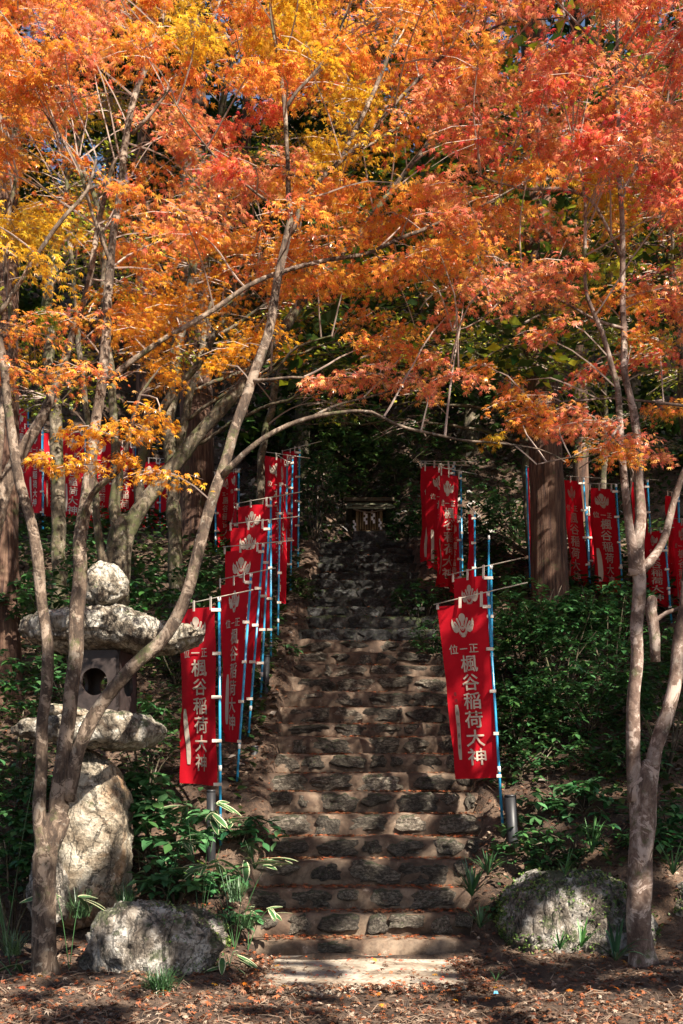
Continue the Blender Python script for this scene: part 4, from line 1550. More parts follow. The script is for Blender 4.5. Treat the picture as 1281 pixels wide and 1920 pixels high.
rf = link('roof', mesh('roof', V, Fc, M_SHRROOF, True), sh)
sbox('ridge', 648, 739, 934, 941, -.07, .12, M_DARKWOOD, rf)


def shide(px, py, s, dy=-.36):
    z0 = H + (YH - py) * k
    x0 = (px - 640.5) * k
    V, Fc = [], []
    for j in range(4):
        ox = (.018 if j % 2 else -.012) * s
        a = len(V)
        zz = z0 - j * .055 * s
        for (dx, dz) in ((-.018, 0), (.018, .006), (.022, -.058), (-.014, -.064)):
            V.append((x0 + ox + dx * s, 18.9 + dy - .004 * j, zz + dz * s))
        Fc.append((a, a + 1, a + 2, a + 3))
    V2 = [(x, y + .002, z) for x, y, z in V]
    n = len(V)
    Fc += [tuple(n + q for q in f[::-1]) for f in Fc]
    link('paper_streamer', mesh('paper_streamer', V + V2, Fc, M_PAPER), sh)


shide(684, 968, 1.1); shide(698, 966, 1.1, -.35); shide(711, 982, .9); shide(664, 985, .9)
t_ = Tubes()
op, orr = smooth_path([Vector(((662 - 640.5) * k, 18.55, H + (YH - 964) * k)), Vector(((691 - 640.5) * k, 18.54, H + (YH - 970) * k)), Vector(((720 - 640.5) * k, 18.55, H + (YH - 964) * k))], [.012] * 3, .05)
t_.add(op, orr, 6)
t_.build('rope', M_BAR, sh)

# ------------------------------------------------------------------ black pipes by the front banners
for lb, a, b, d, wd in (('black plastic pipe post behind the front left banner pole', (396, 1660), (396, 1483), 10.0, 17),
                        ('black plastic pipe post right of the front right banner pole', (966, 1640), (957, 1492), 10.25, 22),
                        ('black pipe post among the poles on the left', (470, 1480), (478, 1400), 11.6, 14),
                        ('second black pipe post higher among the poles on the left', (494, 1400), (500, 1230), 12.8, 12)):
    o = thing('pipe_post', lb, 'post', P(a[0], a[1], d))
    t_ = Tubes()
    r = wd / F * d / 2
    A, B = P(*a, d), P(*b, d)
    A = A - Vector((0, 0, .15))
    t_.add([A, A.lerp(B, .5), B], [r, r, r], 16)
    t_.build('pipe', M_BLACK, o)
    t_ = Tubes(); t_.add([B - Vector((0, 0, .012)), B + Vector((0, 0, .012))], [r * 1.06, r * .96], 16); t_.build('rim', M_BLACK, o)

# ------------------------------------------------------------------ shrubs and plants
SHRUBS = 'glossy green shrubs beside the stairs'
leafB = []


def shrub(label, px, py, d, rad, hgt, n, size=.12, code='B', singles=0, stemn=9, group=SHRUBS, name='shrub'):
    """px,py = centre of the foliage"""
    c = P(px, py, d)
    zb = height(c.x, c.y)
    base = Vector((c.x, c.y, zb - .03))
    root = thing(name, label, 'shrub', base, group)
    tb = Tubes()
    tips = []
    for s in range(stemn):
        a = random.uniform(0, 6.28)
        r = rad * random.uniform(.3, 1)
        tip = Vector((c.x + math.cos(a) * r, c.y + math.sin(a) * r * .7, c.z + random.uniform(-.5, .5) * hgt))
        m = base.lerp(tip, .5) + Vector((0, 0, .12))
        op, orr = smooth_path([base, m, tip], [.012, .009, .004], .2, .03, s)
        tb.add(op, orr, 5, False)
        tips += op[len(op) // 2:]
    tb.build('stems', M_BARKM, root)
    L = []
    while len(L) < n:
        a = random.uniform(0, 6.28)
        u = random.random() ** .5
        v = Vector((math.cos(a) * u * rad, math.sin(a) * u * rad * .7, random.uniform(-.5, .5) * hgt * math.sqrt(max(0.05, 1 - u * u)) * 1.15))
        q = c + v
        k_ = random.randint(3, 6)
        a0 = random.uniform(0, 6.28)
        for j in range(k_):
            col = leafcol(code)
            ya = a0 + j * 6.28 / k_ + random.uniform(-.3, .3)
            L.append((q.x, q.y, q.z + random.uniform(-.02, .02), ya, random.uniform(-.7, .35), random.uniform(-.4, .4), size * random.uniform(.6, 1.15), *col))
    if singles:
        L.sort(key=lambda l: l[1])
        vis = L[:singles]
        L = L[singles:]
        mes = [leaf_mesh('leaf', TO, [(0, 0, 0, 0, 0, 0, 1, *leafcol(code))], M_GREEN) for _ in range(6)]
        for me in mes:
            me.polygons.foreach_set('use_smooth', [True] * len(me.polygons))
        for l in vis:
            o = bpy.data.objects.new('leaf', random.choice(mes))
            C.objects.link(o)
            o.parent = root
            Mx = Matrix.Rotation(l[3], 4, 'Z') @ Matrix.Rotation(l[4], 4, 'X') @ Matrix.Rotation(l[5], 4, 'Y') @ Matrix.Scale(l[6], 4)
            Mx.translation = Vector(l[:3]) - root.location
            o.matrix_local = Mx
    if L:
        link('foliage', leaf_mesh('foliage', TO, L, M_GREEN, root.location), root, True)
    return root


shrub('glossy broad-leaved shrub between the lantern pillar and the front left banner', 312, 1550, 9.6, .42, .62, 360, 0.16, 'L', singles=250)
shrub('glossy sunlit shrub tucked under the right end of the lantern platform', 268, 1470, 9.7, .25, .45, 220, .14, 'L', singles=150)
shrub('lower part of the glossy shrub above the pale boulder', 330, 1640, 9.3, .38, .35, 180, 0.14, 'L', singles=110)
shrub('glossy shrub overhanging the steps beside the left poles', 465, 1560, 10.2, .34, .3, 150, 0.14, 'L', singles=90)
shrub('glossy shrub behind the front right banner foot', 1010, 1530, 10.6, .36, .5, 200, 0.13, 'L', singles=110)
shrub('glossy shrub left of the right maple trunk', 1095, 1500, 10.6, .45, .5, 220, 0.14, 'L', singles=110)
shrub('dark shrub right of the right maple trunk', 1262, 1560, 9.8, .3, .6, 200, 0.13, 'L', singles=60)
shrub('dark shrub under the lantern roof stone at its right', 272, 1370, 10.7, .38, .7, 380, .10)
shrub('dark shrub in the shade left of the lantern firebox', 30, 1290, 10.5, .6, .9, 620, .11)
shrub('dark shrub left of the lantern pillar', 10, 1480, 10, .5, .7, 480, .12)
shrub('dark shrub behind the lantern finial', 130, 1120, 12.5, .9, .9, 800, .12)
shrub('dark shrub on the slope between the leaning stems and the banners', 330, 1130, 13.2, 1.0, .9, 900, .12)
shrub('leafy evergreen bush in front of the right slope banners', 1060, 1200, 12.2, .85, 1.0, 1500, .085)
shrub('tall glossy bush hiding the foot of the big right cedar', 1030, 1175, 12.4, .7, .6, 1300, .085)
shrub('tall glossy bush under the wide right slope banner', 1140, 1130, 12.4, .6, .5, 900, .085)
shrub('full dark bush behind the front right banner pole', 970, 1330, 11.6, .5, .8, 1000, .085)
shrub('dense evergreen bush right of the front right banner', 1100, 1310, 11.6, .8, .8, 1500, .085)
shrub('dark bush between the front right banner and the cedar', 985, 1180, 12.6, .5, 1.3, 900, .085)
shrub('dark low bush under the dense evergreen bush', 1060, 1410, 11.4, .8, .5, 800, .09)
shrub('leafy bush behind the right maple fork', 1250, 1260, 11.0, .6, 1.0, 1000, .09)
shrub('small lit bush at the right side of the upper stairs', 790, 1120, 15, .45, .5, 420, .08)
shrub('dark bush on the bank beside the upper stairs at the right', 815, 1190, 13.9, .35, .6, 420, .08)
shrub('green bush above the right back banner cluster', 850, 960, 18.5, .9, 1.6, 1100, .10)
shrub('green bush left of the shrine, beside the rear banner', 590, 900, 18.5, .6, 1.2, 800, .09)
shrub('dark bush right of the shrine', 760, 985, 18.8, .5, .8, 600, .08)
shrub('dark bush under the left slope banners', 130, 1060, 17, 1.5, .8, 1100, .12)
shrub('dark bush between the left cedar and the banner poles', 395, 1090, 16, .8, .6, 800, .11)
shrub('dark bush on the bank behind the shrine, left half', 640, 880, 21, 1.6, 1.5, 1100, .13, 'E')
shrub('dark bush on the bank behind the shrine, right half', 740, 870, 21.5, 1.6, 1.6, 1100, .13, 'E')
shrub('dark bush high on the bank above the shrine', 690, 800, 23.5, 2.4, 1.6, 1300, .15, 'E')
shrub('dark bush high above the right back banner cluster', 870, 850, 22.5, 1.8, 2.2, 1300, .15, 'E')
shrub('dark bush above the rear left banner', 590, 800, 22.5, 1.6, 2.0, 1200, .15, 'E')
shrub('dark bush under the right slope banners', 1120, 1120, 16.5, 1.4, .9, 1000, .11, 'E')
shrub('dark bush among the left slope banners', 280, 1010, 20.5, 2.2, 1.0, 1000, .13, 'E')
shrub('low fern-like bush on the bank left of the ninth step', 480, 1470, 11.6, .3, .3, 120, .09)
shrub('low bush on the dark bank beside the left poles', 505, 1310, 13.4, .35, .35, 160, .09)
shrub('low bush on the right bank beside the seventh step', 950, 1450, 11.6, .35, .35, 200, .09)
shrub('dark leafy plants covering the right bank between pipe and boulder', 1010, 1600, 9.9, .45, .3, 300, .09)
shrub('dark leafy plants on the right bank above the pipe post', 985, 1460, 11.2, .5, .45, 420, .09)
shrub('dark leafy plants in the gap behind the right maple fork', 1180, 1420, 11, .5, .5, 420, .10)
shrub('small leafy plants on the bank left of the second step', 440, 1720, 9.0, .22, .18, 120, .08, 'L')
shrub('small leafy plants around the left black pipe foot', 405, 1650, 9.6, .3, .25, 170, .10, 'L')
shrub('small leafy plants on the right bank beside the third step', 930, 1700, 9.3, .15, .2, 70, .08)
shrub('dark leafy plants left of the fifth step', 455, 1600, 10.3, .22, .2, 90, .09)
shrub('dark leafy plants between the left poles', 470, 1400, 12, .3, .5, 220, .09)
shrub('dark leafy plants high between the left poles', 520, 1230, 14, .35, .5, 260, .09)
shrub('dark leafy plants on the left bank near the top of the poles', 560, 1110, 15.5, .3, .6, 260, .09, 'E')
shrub('dark leafy plants under the lantern platform at its left', 60, 1560, 9.6, .4, .5, 260, .11)
shrub('dark bush right of the first slope banner', 970, 1000, 17.5, .8, 1.3, 900, .10)
shrub('dark bush in the lower left corner of the slope', 25, 1620, 9.2, .4, .5, 260, .11)
shrub('bush over the dark right bank above the boulder', 1080, 1570, 9.9, .6, .3, 280, .09)


# white-edged bamboo grass
def sasa_leaf_mesh():
    V, Fc, mi = [], [], []
    n = 9
    for j in range(n):
        t = j / (n - 1)
        wd = .13 * math.sin(math.pi * min(1, t * .93 + .07)) ** .7 if t < 1 else .004
        y = t
        z = -.22 * t * t
        V += [(-wd, y, z + .01), (-wd * .74, y, z + .004), (0, y, z - .012), (wd * .74, y, z + .004), (wd, y, z + .01)]
    for j in range(n - 1):
        for c in range(4):
            a = j * 5 + c
            Fc.append((a, a + 1, a + 6, a + 5))
            mi.append(1 if c in (0, 3) else 0)
    me = mesh('leaf', V, Fc, [M_SASA, M_CREAM], True)
    for p, m_ in zip(me.polygons, mi):
        p.material_index = m_
    return me


M_SASA = mat_plain('bamboo_leaf_green', (.045, .12, .04), .35, .5, .3, 6)
M_CREAM = mat_plain('bamboo_leaf_cream_edge', (.55, .52, .32), .5)
SASA = sasa_leaf_mesh()


def sasa(label, px, py, d, n, spread=.3, size=.2, hg=.25, dirx=0):
    c = P(px, py, d)
    zb = height(c.x, c.y)
    base = Vector((c.x, c.y, min(zb, c.z - .1)))
    root = thing('bamboo_grass', label, 'bamboo grass', base, 'white-edged bamboo grass around the lantern')
    tb = Tubes()
    pts = []
    for s in range(max(2, n // 5)):
        a = random.uniform(0, 6.28)
        tip = c + Vector((math.cos(a) * spread + dirx * .15, math.sin(a) * spread * .6, random.uniform(-.4, .5) * hg))
        op, orr = smooth_path([base, base.lerp(tip, .5) + Vector((0, 0, .08)), tip], [.004, .003, .002], .1)
        tb.add(op, orr, 5, False)
        pts.append((tip, a))
    tb.build('stems', M_SASA, root)
    for j in range(n):
        tip, a = pts[j % len(pts)]
        o = bpy.data.objects.new('leaf', SASA)
        C.objects.link(o)
        o.parent = root
        Mx = Matrix.Rotation(a - math.pi / 2 + random.uniform(-1.5, 1.5), 4, 'Z') @ Matrix.Rotation(random.uniform(-.5, .35), 4, 'X') @ Matrix.Rotation(random.uniform(-.5, .5), 4, 'Y') @ Matrix.Scale(size * random.uniform(.8, 1.4), 4)
        Mx.translation = tip + Vector((random.uniform(-.04, .04), random.uniform(-.04, .04), random.uniform(-.05, .03))) - root.location
        o.matrix_local = Mx


sasa('white-edged bamboo grass in front of the black post', 375, 1530, 9.2, 20, .3, .2)
sasa('white-edged bamboo grass spilling toward the lowest steps', 440, 1640, 8.9, 24, .35, .21, .3)
sasa('white-edged bamboo grass low beside the boulder end', 430, 1790, 8.3, 10, .12, .19, .1)
sasa('white-edged bamboo grass at the left edge beside the trunk', 20, 1580, 8.4, 16, .25, .2, .5)
sasa('bamboo grass between the trunk and the lantern pillar', 130, 1680, 8.3, 7, .12, .24, .1)
sasa('bamboo grass at the left edge above the first', 10, 1410, 9, 12, .3, .2, .4)
sasa('bamboo grass on the bank left of the third step', 465, 1700, 9.0, 10, .2, .16, .15)
sasa('bamboo grass in the lower left corner', 25, 1800, 7.9, 8, .2, .2, .1)
sasa('bamboo grass right of the lantern platform', 300, 1560, 9.1, 12, .2, .19, .25)


# grass tufts / lily blades
def tuft(label, px, py, d, n, ln, wd, col, droop=.9, group='grassy tufts near the foot of the stairs', single=True):
    c = P(px, py, d)
    base = Vector((c.x, c.y, height(c.x, c.y)))
    if c.z > base.z:
        base.z = c.z
    root = thing('grass_tuft', label, 'plant', base, group)
    m = mat_plain('blade_green', col, .4, .5, .35, 3)

    def blade():
        a = random.uniform(0, 6.28)
        lean = random.uniform(.25, 1.0)
        V, Fc = [], []
        L = ln * random.uniform(.6, 1.1)
        k_ = 7
        for j in range(k_):
            t = j / (k_ - 1)
            w_ = wd * (1 - t ** 2.2) * .5 + .0006
            h = L * (t * math.cos(lean * .6) - droop * lean * t * t * .55)
            r = L * t * math.sin(lean) * .9
            cx, cy = math.cos(a), math.sin(a)
            V += [(cx * r - cy * w_, cy * r + cx * w_, h), (cx * r, cy * r, h - w_ * .5), (cx * r + cy * w_, cy * r - cx * w_, h)]
        for j in range(k_ - 1):
            q = j * 3
            Fc += [(q, q + 1, q + 4, q + 3), (q + 1, q + 2, q + 5, q + 4)]
        return V, Fc
    if n <= 60 and single:
        for _ in range(n):
            V, Fc = blade()
            link('blade', mesh('blade', V, Fc, m, True), root, True)
    else:
        AV, AF = [], []
        for _ in range(n):
            V, Fc = blade()
            n0 = len(AV)
            ox, oy = random.gauss(0, .03), random.gauss(0, .03)
            AV += [(x + ox, y + oy, z) for x, y, z in V]
            AF += [tuple(n0 + q for q in f) for f in Fc]
        o = link('blades', mesh('blades', AV, AF, m, True), root, True)
        o['kind'] = 'stuff'


DG = (.035, .085, .03)
tuft('dense dark green grass tuft in front of the pale boulder', 300, 1880, 7.4, 260, .26, .006, DG, 1.1)
tuft('sparse grass tuft beside the lantern pillar foot', 235, 1700, 8.8, 90, .3, .006, DG)
tuft('wispy grass tuft behind the left trunk', 150, 1720, 8.5, 110, .3, .005, (.05, .1, .04))
tuft('wispy grass tuft at the lower left edge', 25, 1790, 8.0, 90, .28, .006, (.06, .11, .04))
tuft('dark lily clump hanging over the right end of the steps', 885, 1680, 9.3, 34, .42, .02, (.03, .09, .03))
tuft('second lily clump above the right end of the steps', 915, 1640, 9.6, 30, .36, .018, (.03, .08, .03))
tuft('small lily clump on the bank left of the right boulder', 900, 1740, 9.0, 26, .28, .014, (.03, .08, .03))
tuft('broad-bladed lily at the foot of the right maple', 1155, 1800, 8.1, 11, .48, .032, (.025, .075, .035), 1.2)
tuft('upright lily sprouting in front of the right boulder', 1090, 1775, 8.3, 10, .3, .022, (.07, .2, .04), .5)
tuft('small lily sprouts left of the upright one', 1050, 1780, 8.3, 9, .22, .018, (.05, .15, .04), .6)
tuft('tiny grass sprout beside a blue scrap on the leaf litter', 930, 1840, 7.6, 12, .12, .006, (.07, .16, .05), .6)
tuft('grass tuft growing on top of the right boulder', 1060, 1640, 9.0, 16, .3, .012, (.06, .15, .04))
tuft('long blades rising behind the right boulder', 1110, 1600, 9.6, 18, .5, .014, (.07, .17, .05))
tuft('wiry grass tuft on the bank below the left black pipe', 440, 1690, 9.2, 90, .28, .006, (.06, .12, .05))
tuft('dark grass on the left bank beside the second step', 462, 1740, 8.9, 80, .2, .006, (.05, .10, .04))
tuft('dark lily clump on the left bank beside the fourth step', 478, 1630, 9.7, 20, .26, .012, (.03, .08, .03))
tuft('grass tuft on the left bank beside the poles', 470, 1610, 9.9, 60, .22, .005, (.07, .13, .05))
tuft('long blades right of the right maple trunk', 1262, 1640, 9.2, 16, .45, .016, (.06, .15, .05))
tuft('grass tuft left of the third step', 450, 1680, 9.2, 60, .2, .005, (.08, .13, .05))
tuft('pale grass tuft between boulder and lowest step', 420, 1750, 8.7, 60, .16, .005, (.08, .13, .05))

# blue scrap on the ground
q = P(930, 1868, 7.5)
q.z = height(q.x, q.y) + .02
o = link('plastic_scrap', mesh('plastic_scrap', [(-.018, 0, 0), (.0, -.012, .004), (.02, 0, .0), (.004, .014, .008), (-.012, .01, .02), (.01, .006, .022)], [(0, 1, 5, 4), (1, 2, 5), (2, 3, 5), (3, 4, 5), (0, 4, 3), (0, 3, 2, 1)], mat_plain('blue_plastic', (.15, .45, .7), .3)))
o.location = q
tag(o, 'tiny crumpled light blue scrap on the leaf litter, front right', 'litter')


# creeper on the boulders
def creeper(ob, n, cond, size, label, parent_thing=None):
    me = ob.data
    mw = Matrix.Translation(ob.location)
    polys = [p for p in me.polygons if p.normal.y < .25 and p.normal.z > -.5]
    L = []
    tries = 0
    while len(L) < n and tries < n * 30:
        tries += 1
        p = random.choice(polys)
        q = Vector(p.center) + Vector((random.uniform(-.03, .03), random.uniform(-.03, .03), random.uniform(-.02, .02)))
        w_ = mw @ q
        if not cond(w_):
            continue
        nz = p.normal
        q = q + nz * .012
        yaw = random.uniform(0, 6.28)
        c = random.choice([(.10, .17, .04), (.16, .24, .06), (.06, .12, .03), (.24, .30, .09)])
        L.append((q.x, q.y, q.z, yaw, random.uniform(.2, 1.2), random.uniform(-.5, .5), size * random.uniform(.6, 1.3), *c))
    o = link('creeper_leaves', leaf_mesh('creeper_leaves', TQ, L, M_GREEN), ob, True)
    o['kind'] = 'stuff'


creeper(BR, 2900, lambda w_: noise.noise(w_ * 3.0) + noise.noise(w_ * 9) * .6 + (w_.z - .35) * .35 > -.12, .034, '')
BM = boulder('low creeper-covered rock between the right maple trunk and the picture edge', [(1222, 1790, 1740), (1240, 1800, 1690), (1275, 1800, 1655), (1330, 1790, 1660)], 9.6, .35, 52, M_BOULDER, .04)
creeper(BM, 900, lambda w_: noise.noise(w_ * 5.0) > -.3, .034, '')
creeper(BL, 500, lambda w_: w_.x > -1.55 + .2 * noise.noise(w_ * 3) and noise.noise(w_ * 7) > 0 and w_.z < .62, .028, '')
for nm in ('platform_stone', 'roof_stone', 'pillar'):
    pass


# ------------------------------------------------------------------ leaf litter and undergrowth on the slope
def litter():
    L = []
    LC = [(.15, .06, .032), (.22, .10, .05), (.10, .05, .03), (.28, .18, .12), (.36, .27, .20), (.08, .045, .03), (.24, .075, .035), (.19, .12, .08), (.13, .08, .055), (.36, .11, .04), (.10, .06, .045)]
    n = 0
    while n < 21000:
        y = 6.2 + (random.random() ** 1.3) * 9
        x = random.uniform(-.42, .42) * y
        l, r = itp(LXW, y), itp(RXW, y)
        if y > 8.9 and l < x < r:
            continue
        onslab = 7.65 < y < 9.1 and -.66 < x < 1.02
        if onslab and random.random() < .93:
            continue
        z = (.045 if onslab else height(x, y)) + random.uniform(.0, .03)
        c = random.choice(LC)
        k_ = random.uniform(.5, 1.2)
        L.append((x, y, z, random.uniform(0, 6.28), random.uniform(-.6, .6), random.uniform(-.6, .6), random.uniform(.035, .085), *[q * k_ for q in c]))
        n += 1
    # on the treads
    for i in range(1, NS + 1):
        for _ in range(int(260 if i < 18 else 120)):
            x = random.uniform(sl_[i], sr_[i])
            yy = sd[i] + random.uniform(.12, RUN + .0) * (1 if random.random() < .8 else .5)
            z = sz[i] + random.uniform(.004, .02)
            if random.random() < .35:
                yy = sd[i] + random.uniform(.2, .32)
            c = random.choice(LC[:2] + [(.40, .09, .03), (.34, .10, .04), (.30, .16, .08)])
            k_ = random.uniform(.6, 1.2)
            L.append((x, yy, z, random.uniform(0, 6.28), random.uniform(-.35, .35), random.uniform(-.35, .35), random.uniform(.035, .075) * (1.25 if i < 7 else 1), *[q * k_ for q in c]))
    for _ in range(260):
        x, y = random.uniform(-.64, 1.0), random.uniform(7.7, 9.05)
        c = random.choice(LC[:3] + [(.5, .1, .02), (.5, .03, .02)])
        L.append((x, y, .055, random.uniform(0, 6.28), random.uniform(-.4, .4), random.uniform(-.4, .4), random.uniform(.02, .05), *c))
    o = link('fallen_leaves', leaf_mesh('fallen_leaves', T5, L, M_LITTER))
    tag(o, 'brown and rust fallen maple leaves covering the ground and treads', 'fallen leaves', kind='stuff')
    L = []
    for _ in range(1500):
        t = random.random()
        if t < .45:
            x, y = random.uniform(-.8, 1.2), 7.62 + random.gauss(0, .06)
        else:
            y = random.uniform(7.6, 9.0)
            x = random.choice((-.70, 1.05)) + random.gauss(0, .07)
        c = random.choice(LC)
        L.append((x, y, random.uniform(.03, .07), random.uniform(0, 6.28), random.uniform(-.6, .6), random.uniform(-.6, .6), random.uniform(.035, .08), *c))
    o = link('fallen_leaves', leaf_mesh('fallen_leaves', T5, L, M_LITTER))
    tag(o, 'brown leaves drifted against the edges of the flat slab', 'fallen leaves', kind='stuff')
    # bright fresh leaves
    L = []
    for _ in range(70):
        y = random.uniform(6.8, 9.5)
        x = random.uniform(-.34, .34) * y
        c = random.choice([(.7, .2, .02), (.75, .35, .03), (.6, .08, .02)])
        L.append((x, y, max(.05, height(x, y)) + .03, random.uniform(0, 6.28), random.uniform(-.3, .5), random.uniform(-.4, .4), random.uniform(.06, .1), *c))
    o = link('fallen_leaves', leaf_mesh('fallen_leaves', T7, L, M_LEAF))
    tag(o, 'bright orange maple leaves freshly fallen on the litter', 'fallen leaves', kind='stuff')
    # twigs
    tb = Tubes()
    for _ in range(1100):
        y = 6.3 + random.random() ** 1.4 * 7
        x = random.uniform(-.40, .40) * y
        l, r = itp(LXW, y), itp(RXW, y)
        if (y > 8.9 and l < x < r) or (7.6 < y < 9.1 and -.7 < x < 1.0):
            continue
        a = random.uniform(0, 6.28)
        ln = random.uniform(.04, .2)
        z = height(x, y) + .015
        x2, y2 = x + math.cos(a) * ln, y + math.sin(a) * ln
        tb.add([Vector((x, y, z)), Vector(((x + x2) / 2 + random.uniform(-.02, .02), (y + y2) / 2, (z + height(x2, y2)) / 2 + random.uniform(.015, .05))), Vector((x2, y2, height(x2, y2) + .02))], [.003, .003, .0015], 3, False)
    o = tb.build('fallen_twigs', mat_plain('dry_twig', (.20, .14, .10), .9, .3, .4, 3), None, False)
    tag(o, 'thin dry twigs scattered over the leaf litter', 'twigs', kind='stuff')


litter()


def slope_cover():
    L = []
    for _ in range(15000):
        y = 10 + random.random() ** .8 * 20
        x = random.uniform(-.45, .45) * y
        l, r = itp(LXW, y) - .2, itp(RXW, y) + .2
        if l < x < r and y < sd[NS] + 2.2:
            continue
        if noise.noise(Vector((x * .6, y * .6, 2))) < -.12:
            continue
        z = height(x, y) + random.uniform(.02, .35)
        c = leafcol(random.choice('EEB'))
        L.append((x, y, z, random.uniform(0, 6.28), random.uniform(-.6, .3), random.uniform(-.5, .5), random.uniform(.07, .17), *c))
    for _ in range(16000):
        y = random.uniform(12, 22)
        x = random.uniform(-.42, .42) * y
        l, rr = itp(LXW, y) - .25, itp(RXW, y) + .25
        if (l < x < rr and y < 20) or noise.noise(Vector((x * .9, y * .9, 17))) < -.3:
            continue
        z = height(x, y) + random.uniform(.02, .4)
        L.append((x, y, z, random.uniform(0, 6.28), random.uniform(-.6, .3), random.uniform(-.5, .5), random.uniform(.08, .17), *leafcol(random.choice('EEEB'))))
    for _ in range(9000):
        y = random.uniform(9.6, 15)
        x = random.uniform(-.42, .42) * y
        l, rr = itp(LXW, y) - .25, itp(RXW, y) + .25
        if l < x < rr or noise.noise(Vector((x * 1.1, y * 1.1, 7))) < -.05:
            continue
        z = height(x, y) + random.uniform(.02, .22)
        L.append((x, y, z, random.uniform(0, 6.28), random.uniform(-.6, .3), random.uniform(-.5, .5), random.uniform(.05, .12), *leafcol(random.choice('EEB'))))
    o = link('undergrowth', leaf_mesh('undergrowth', TQ, L, M_GREEN))
    tag(o, 'dark green ground cover over the forest slope', 'undergrowth', kind='stuff')
    L = []
    for _ in range(14000):
        y = 11 + random.random() * 22
        x = random.uniform(-.42, .42) * y
        l, r = itp(LXW, y) - .1, itp(RXW, y) + .1
        if l < x < r and y < sd[NS] + 1.0:
            continue
        z = height(x, y) + random.uniform(.0, .05)
        c = random.choice([(.12, .085, .06), (.18, .14, .11), (.07, .045, .03), (.30, .25, .21)])
        L.append((x, y, z, random.uniform(0, 6.28), random.uniform(-.5, .5), random.uniform(-.5, .5), random.uniform(.06, .16), *c))
    for _ in range(9000):
        y = random.uniform(18.4, 27)
        x = random.uniform(-.2, .3) * y
        if -1.0 < x < 1.6 and y < sd[NS] + 1.4:
            continue
        z = height(x, y) + random.uniform(.0, .12)
        c = random.choice([(.10, .07, .05), (.22, .18, .15), (.06, .045, .035), (.42, .38, .35), (.05, .09, .03)])
        L.append((x, y, z, random.uniform(0, 6.28), random.uniform(-1, .9), random.uniform(-.9, .9), random.uniform(.05, .2), *c))
    o = link('dry_leaf_litter', leaf_mesh('dry_leaf_litter', TQ, L, M_LITTER))
    tag(o, 'dry grey-brown leaves over the upper forest slope', 'fallen leaves', kind='stuff')


slope_cover()


# ------------------------------------------------------------------ unseen trees added off frame, crowns shaped to throw the dappled shade
def blocks(q, x0, x1, y0, y1, z0, z1):
    for t in np.arange(0, 40, .4):
        p = q - SUN * float(t)
        if x0 < p.x < x1 and y0 < p.y < y1 and z0 < p.z < z1:
            return True
        if p.z < z0:
            return False
    return False


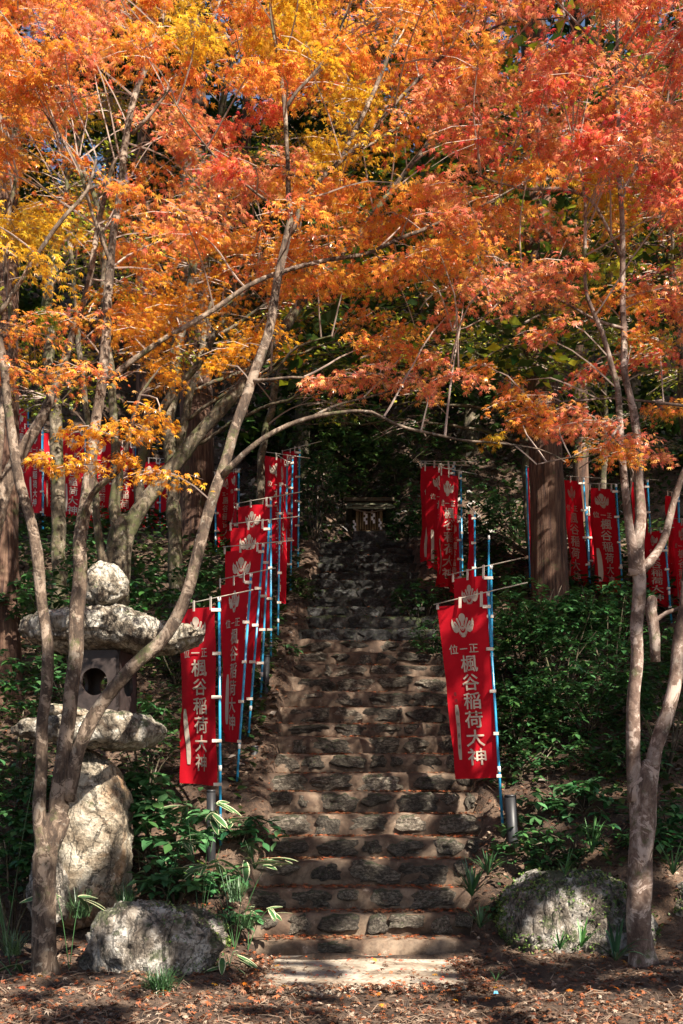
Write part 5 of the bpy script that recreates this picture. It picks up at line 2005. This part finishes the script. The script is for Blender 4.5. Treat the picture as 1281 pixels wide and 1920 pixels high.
def shade_trees():
    spots = [(6.5, -4.5), (11, -3), (9, 2.2), (3.2, -6.5)]
    L = {i: [] for i in range(len(spots))}

    def inv(T):
        g = T - SUN * (T.z / SUN.z)
        return noise.noise(Vector((g.x * 1.5, g.y * 1.5, 5))) + noise.noise(Vector((g.x * 4.2, g.y * 4.2, 2))) * .55

    n = tries = 0
    while n < 17000 and tries < 150000:
        tries += 1
        y = random.uniform(6.0, 16)
        x = random.uniform(-5.5, 6)
        hz = height(x, y)
        z = max(0, hz) + (random.uniform(0, 2.4) if y > 9.8 and random.random() < .6 else random.uniform(0, .15))
        T = Vector((x, y, z))
        c = inv(T)
        thr = .0
        if y > 9.7 and x > -1.8 or y > 10.3:
            thr = -.38
        if y < 7.6:
            thr = .4
        if x > 1.3 and y > 7.6:
            thr = min(thr, -.02)
        if -.9 < x < 1.3 and 6.6 < y < 9.5:
            thr = .2 if math.sin(y * 14 + x * .9) > .6 else .9  # leaf gaps arranged so the landing gets striped sun
        if c < thr:
            continue
        s = random.uniform(13.5, 18)
        q = T + SUN * s  # crown leaf set on the sun ray of the spot to shade
        if not (y > 9.9 and x > -1.7 and random.random() < .14) and blocks(q, -4.5, 4.5, 7.0, 12.2, 4.4, 11.5):
            continue
        if c < .10 and (blocks(q, -3.2, -.9, 7.9, 9.9, .15, 3.4) or blocks(q, 2.2, 3.2, 7.9, 8.9, .1, 4)):
            continue
        if q.y > 5.0 and (q.z - H) / q.y < .86 and abs(q.x / q.y) < .42:
            continue
        b = min(range(len(spots)), key=lambda i: (spots[i][0] - q.x) ** 2 + (spots[i][1] - q.y) ** 2)
        col = leafcol('K')
        L[b].append((q.x, q.y, q.z, random.uniform(0, 6.28), random.uniform(-.7, .5), random.uniform(-.7, .7), random.uniform(.2, .36), *col))
        n += 1
    names = ['unseen maple added behind the camera to shade the steps', 'unseen maple added off to the right for its dappled shade', 'unseen maple added beyond the right edge to shade the slope', 'leftmost unseen maple behind the camera, added for its shade']
    for i, (x, y) in enumerate(spots):
        t = thing('maple_tree', names[i], 'tree', (x, y, -.05), 'unseen maples added for their shade')  # made-up tree to carry the shade leaves
        tb = Tubes()
        op, orr = smooth_path([Vector((x, y, -.1)), Vector((x + .2, y, 5)), Vector((x, y + .2, 11))], [.22, .17, .06], .4, .1, i)
        tb.add(op, orr, 9)
        tb.build('trunk', M_BARK, t)
        if L[i]:
            link('crown', leaf_mesh('crown', TQ, L[i], M_FAR, t.location), t, True)
    # unseen leaves added above the frame to keep slope and upper stairs shaded
    ced = CEDARS
    L = {i: [] for i in range(len(ced))}
    n = tries = 0
    while n < 24000 and tries < 120000:
        tries += 1
        y = random.uniform(12.5, 46)
        x = random.uniform(-.5, .5) * y
        z = height(x, y) + random.uniform(0, 3)
        c = noise.noise(Vector((x * .8, y * .8, 8))) + noise.noise(Vector((x * 2.6, z * 2.6, y))) * .4
        if c < -.42 + max(0, 14 - y) * .2:
            continue
        s = random.uniform(9, 26)
        q = Vector((x, y, z)) + SUN * s  # leaf set towards the sun from the spot to shade
        if q.y < 3 or (q.z - H) / q.y < .86:
            continue
        if blocks(q, -4.5, 4.5, 7.0, 12.0, 4.4, 11.3):
            continue
        if random.random() < .75 and (blocks(q, 3.2, 5.6, 14.4, 16.6, 5.4, 7.0) or blocks(q, 1.2, 2.0, 14.6, 16.6, 5.0, 6.6)):
            continue
        if random.random() < .5 and blocks(q, -8.5, -3.6, 19, 21, 6.0, 8.4):
            continue
        if blocks(q, 2.6, 7.5, 12.5, 16.5, 6.2, 12):
            continue
        if random.random() < .6 and blocks(q, -7, 7, 12.5, 17.5, 6.5, 16):
            continue
        b = min(range(len(ced)), key=lambda i: (ced[i][1].x - q.x) ** 2 + (ced[i][1].y - q.y) ** 2)
        L[b].append((q.x, q.y, q.z, random.uniform(0, 6.28), random.uniform(-.7, .5), random.uniform(-.7, .7), random.uniform(.5, .95), *leafcol('E')))
        n += 1
    for i, (t, top) in enumerate(ced):
        if L[i]:
            o = link('shade_leaves', leaf_mesh('shade_leaves', TQ, L[i], M_FAR, t.location), t, True)  # added shade leaves, parented to the nearest cedar


shade_trees()


def stair_shade_trees():
    """two small evergreens added to shade the upper stairs"""
    x0, y0 = 3.08, 14.95
    z0 = height(x0, y0)
    t = thing('evergreen_tree', 'small dark evergreen added on the right bank to shade the upper stairs', 'tree', (x0, y0, z0 - .1))
    t2 = thing('evergreen_tree', 'small dark evergreen added on the left bank to shade the upper stairs', 'tree', (-2.3, 14.6, height(-2.3, 14.6) - .1))
    for k, (tt, xb, yb) in enumerate(((t, x0, y0), (t2, -2.3, 14.6))):
        zb = height(xb, yb)
        tb = Tubes()
        op, orr = smooth_path([Vector((xb, yb, zb - .1)), Vector((xb * 1.05, yb, zb + 2.2)), Vector((xb * .8, yb - .2, zb + 4.6))], [.09, .07, .03], .2, .08, k)
        tb.add(op, orr, 8)
        tb.build('trunk', M_BARKM, tt)
        for j in range(5):
            tb = Tubes()
            a = op[int(len(op) * (.5 + .1 * j))]
            e = Vector((xb * .8 - xb * random.uniform(.5, 1.3), yb + random.uniform(-1.3, 1.3), a.z + random.uniform(.3, .9)))
            o2, r2 = smooth_path([a, a.lerp(e, .5) + Vector((0, 0, .25)), e], [.03, .02, .008], .2, .08, j)
            tb.add(o2, r2, 6)
            tb.build('branch', M_BARKM, tt)
    LL = {0: [], 1: []}
    n = tries = 0
    while n < 6500 and tries < 60000:
        tries += 1
        y = random.uniform(14.0, 21)
        x = random.uniform(-2.2, 2.6)
        z = height(x, y) + .3 + random.uniform(0, 1.4)
        q = Vector((x, y, z)) + SUN * random.uniform(2.6, 8)  # leaf placed sunward of the stairs to block the sun
        if q.y < 12.2 or q.z < 5.8 or (q.z - H) / q.y < .40:
            continue
        if noise.noise(q * 1.3) < -.22:
            continue
        L = LL[0 if q.x > .9 else 1]
        L.append((q.x, q.y, q.z, random.uniform(0, 6.28), random.uniform(-.6, .3), random.uniform(-.5, .5), random.uniform(.1, .24), *leafcol(random.choice('EEEG'))))
        n += 1
    for k, tt in enumerate((t, t2)):
        link('crown', leaf_mesh('crown', TQ, LL[k], M_FAR, tt.location), tt, True)


stair_shade_trees()
